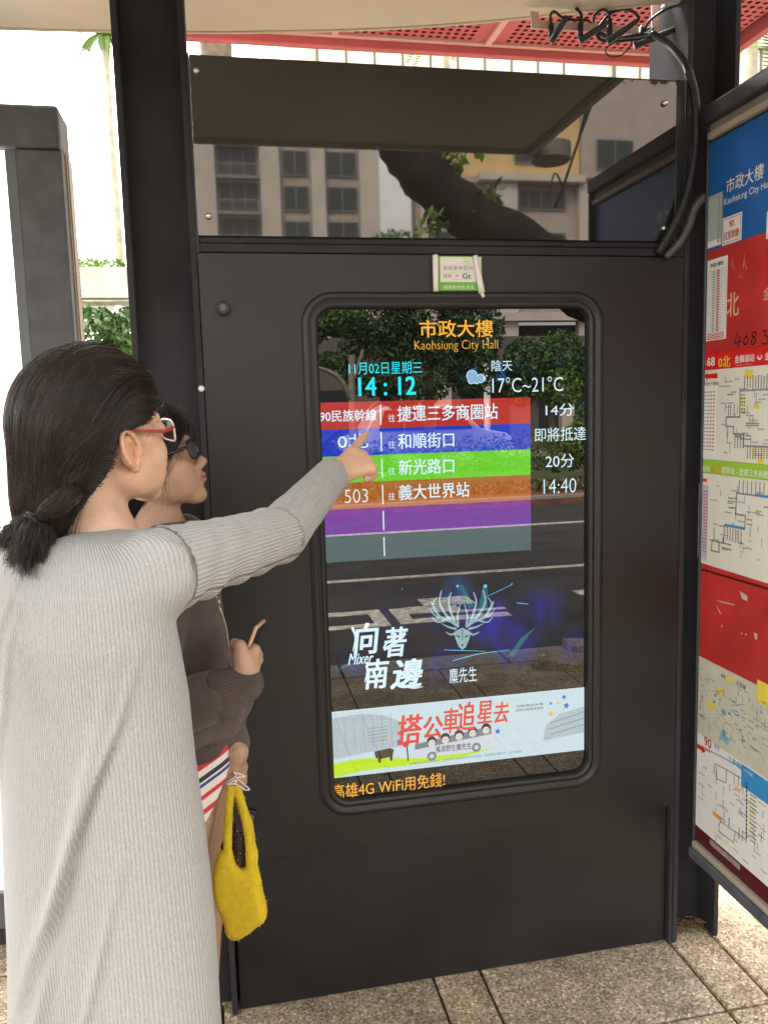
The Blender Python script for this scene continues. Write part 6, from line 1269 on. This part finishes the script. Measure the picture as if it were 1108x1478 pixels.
# hair
line2 = ([-.20, -.13, -.09, -.06, -.045, -.03, -.015, .0, .015, .03, .05, .07, .12], [-.05, -.038, -.022, -.004, .010, .024, .040, .060, .078, .090, .105, .12, .16])
HB = Hair(Hd2, (0, -.004, .024), (.086, .106, .098), (.012, -.092, -.125), line2, .42, 8, back=(-.75, -.1), ear=False)
HB.shell('hair_mass', w2, HS); hair_obj('hair', HB.strands(9000, 13), .00042, H2, w2)
st = []
for k in range(13):
    a = Hd2.w((.072, .030 + .02 * r_.random(), .012)); m_ = Hd2.w((.079, .026 + .018 * r_.random(), -.03)); e = Hd2.w((.068 + .006 * r_.random(), -.002 + .030 * r_.random(), -.075 - .045 * r_.random())); st.append(np.array(smooth_path([a, m_, e], 5)))
for k in range(60):
    a = Hd2.w((.05 + .02 * r_.random(), .06, .05)); e = Hd2.w((.07, .045 + .012 * r_.random(), -.002 - .01 * r_.random())); st.append(np.array(smooth_path([a, Hd2.w((.066, .068 - .006 * r_.random(), .026)), e], 4)))
for k in range(90):
    d = r_.normal(size=3); d /= np.linalg.norm(d); d[2] = abs(d[2]); p = HB.c0 + d * HB.R(d[None])[0]
    if HB.g(p) > -.005: continue
    e = d + r_.normal(size=3) * .3 + np.array([0, -.4, -.1]); e /= np.linalg.norm(e); st.append(np.array([Hd2.w(HB.c0 + x_ * (HB.R(x_[None])[0] + l_)) for x_, l_ in ((d, 0), ((d + e) / np.linalg.norm(d + e), .008 * r_.random() + .002), (e, .003))]))
hair_obj('flyaway_hair', st, .0003, H2, w2)
glasses(Hd2, w2, mat('black_acetate', (.008, .008, .009), rough=.2), mat('black_acetate_arm', (.008, .008, .009), rough=.25), half=.026, hh=.0185, fy=.100, wrap=.010, r=.0026, arm_r=.0034)
# phone, bag, cable
ph_ = thing('smartphone', 'gold edged smartphone held up in the woman in brown\'s right hand', 'phone', tuple(h2(690, 420, .02)))
A0, A1 = h2(640, 560, .02), h2(742, 292, .015); ax = A1 - A0; L_ = np.linalg.norm(ax); ax /= L_; dn = ray(366, 912) / np.linalg.norm(ray(366, 912)) + CR[:, 0] * .16; dn -= ax * (dn @ ax); dn /= np.linalg.norm(dn); nn = np.cross(ax, dn)
def slab_box(c, a, b_, n_, hl, hw, ht, nm, m_, par, bv):
    v = [c + a * i * hl + b_ * j * hw + n_ * k * ht for k in (-1, 1) for (i, j) in ((-1, -1), (1, -1), (1, 1), (-1, 1))]; f = [(0, 3, 2, 1), (4, 5, 6, 7), (0, 1, 5, 4), (1, 2, 6, 5), (2, 3, 7, 6), (3, 0, 4, 7)]
    return MB().add(v, f).build(nm, m_, par, bevel=bv)
hl = .069; c_ = A1 - ax * hl + dn * .030
slab_box(c_, ax, dn, nn, hl, .033, .0036, 'case', mat('gold_aluminium', (.75, .48, .32), rough=.35, metal=.4), ph_, .003)
slab_box(c_ + nn * .0038, ax, dn, nn, hl - .004, .030, .0003, 'screen_glass', mat('phone_glass', (.01, .01, .012), rough=.08), ph_, 0); slab_box(c_ - nn * .0038, ax, dn, nn, hl - .004, .030, .0003, 'back_glass', mat('phone_back', (.01, .01, .012), rough=.2), ph_, 0)
M_terry = mat('yellow_terry', (.64, .46, .02), rough=.95, noise=.12, nscale=90, bump=1., bscale=350)
bag = thing('tote_bag', 'bright yellow terry cloth tote bag hanging from the hand of the woman in brown', 'bag', tuple(h3(300, 900, 0)))
Db = -.02
F = Field(h3(300, 870, Db) - np.array([.14, .14, .20]), h3(300, 870, Db) + np.array([.14, .14, .27]), .0032)
def bcap(a, b, r1_, r2_b, k=.02): F.cap(h3(*a, Db), h3(*b, Db), r1_, r2_b, k)
for d_ in (-.014, .010):
    for (ua, ub, vv, va, rr) in ((205, 238, 830, 0, .0085), (192, 250, 900, 5, .009), (185, 395, 965, 0, .010), (185, 402, 1030, -6, .0105), (190, 412, 1090, -14, .0105), (205, 424, 1150, -22, .0105), (228, 436, 1215, -36, .0105), (256, 446, 1280, -52, .0105), (283, 430, 1345, -78, .0105), (283, 345, 1362, -40, .010)):
        F.cap(h3(ua, vv, Db + d_), h3(ub, vv + va, Db + d_), rr, rr, .022)
    for a, b in (((385, 700), (398, 830)), ((398, 830), (402, 980))): F.cap(h3(*a, Db + d_ + .01), h3(*b, Db + d_ + .01), .0085, .0095, .015)
F.cap(h3(302, 800, Db - .03), h3(310, 885, Db - .03), .0155, .0165, .005, 's')
for pts, rr in (([(250, 370), (243, 480), (235, 640), (232, 760), (238, 930)], .0080), ([(292, 370), (328, 480), (360, 620), (378, 760), (386, 930)], .0072)): 
    q = smooth_path([h3(*p, Db - .015 + (0 if i else 0)) for i, p in enumerate(pts)], 3); finger(F, q, [rr * .8] + [rr] * (len(q) - 1), .004)
for pts, rr in (([(295, 375), (330, 500), (372, 620), (385, 720), (385, 860)], .009),):
    q = smooth_path([h3(*p, Db + .025) for i, p in enumerate(pts)], 3); finger(F, q, [rr * .8] + [rr] * (len(q) - 1), .004)
v, q = F.mesh('b'); v = relax(v, q, 2); me = mesh_from('cloth_body', v, q); bo = link('cloth_body', me, M_terry, bag)
li = MB(); lin_m = mat('dark_print_lining', (.030, .010, .008), rough=.6); t_ = lin_m.node_tree; vo = t_.nodes.new('ShaderNodeTexVoronoi'); vo.inputs['Scale'].default_value = 140; rp = t_.nodes.new('ShaderNodeValToRGB'); rp.color_ramp.elements[0].color = (.4, .25, .2, 1); rp.color_ramp.elements[0].position = .12; rp.color_ramp.elements[1].color = (.030, .010, .008, 1); rp.color_ramp.elements[1].position = .25
t_.links.new(t_.nodes['Texture Coordinate'].outputs['Object'], vo.inputs[0]); t_.links.new(vo.outputs['Distance'], rp.inputs[0]); t_.links.new(rp.outputs[0], t_.nodes['Principled BSDF'].inputs['Base Color'])
F = Field(h3(290, 780, Db) - .09, h3(290, 780, Db) + .09, .003)
for a, b, r_1, r_2 in (((285, 610), (300, 760), .003, .010), ((300, 760), (305, 880), .011, .014), ((232, 650), (212, 780), .003, .006), ((330, 700), (335, 860), .007, .010), ((212, 770), (300, 860), .006, .010)): F.cap(h3(*a, Db + .004), h3(*b, Db + .004), r_1, r_2, .01)
v2, q2 = F.mesh('l'); link('lining', mesh_from('lining', v2, q2), lin_m, bag)
fi = r_.integers(0, len(q), 26000); w4 = r_.random((26000, 4)); w4 /= w4.sum(1)[:, None]; pp = (v[q[fi]] * w4[..., None]).sum(1); nr = np.cross(v[q[fi, 1]] - v[q[fi, 0]], v[q[fi, 3]] - v[q[fi, 0]]); nr /= np.linalg.norm(nr, axis=1)[:, None] + 1e-9
cen = bo.data; sgn = 1.
st = [np.array([p, p + n_ * .0022 + t * .001, p + n_ * .0044 + t * .0026]) for p, n_, t in zip(pp, nr, r_.normal(size=(26000, 3)))]
FN_CHECK = float(np.mean([(n_ @ (p - pp.mean(0))) for p, n_ in zip(pp[:500], nr[:500])])); print('normal check', FN_CHECK)
hair_obj('terry_pile', st, .0008, mat('yellow_terry_pile', (.66, .48, .02), rough=.9, noise=.25, nscale=30), bag)
M_cab = mat('white_cable_plastic', (.75, .73, .70), rough=.35)
cb_ = thing('charging_cable', 'white charging cable coiled round the handles of the yellow bag', 'cable', tuple(h3(260, 320, 0)))
MB().tube(smooth_path([h3(*p) for p in ((215, 330, -.015), (240, 318, -.018), (275, 300, -.018), (290, 285, -.016), (275, 262, -.014), (300, 268, -.014), (350, 290, -.005), (295, 300, -.018), (330, 330, -.016), (375, 370, -.01), (378, 382, -.01), (345, 378, -.014), (290, 345, -.018), (245, 352, -.018), (218, 362, -.012))], 6), .0014, 6).build('loop', M_cab, cb_)
MB().tube(smooth_path([h3(*p) for p in ((218, 345, -.018), (245, 335, -.02), (275, 318, -.02), (292, 320, -.016), (280, 338, -.019), (240, 345, -.02), (222, 352, -.016))], 6), .0022, 6).build('coil', M_cab, cb_)
flush_text()
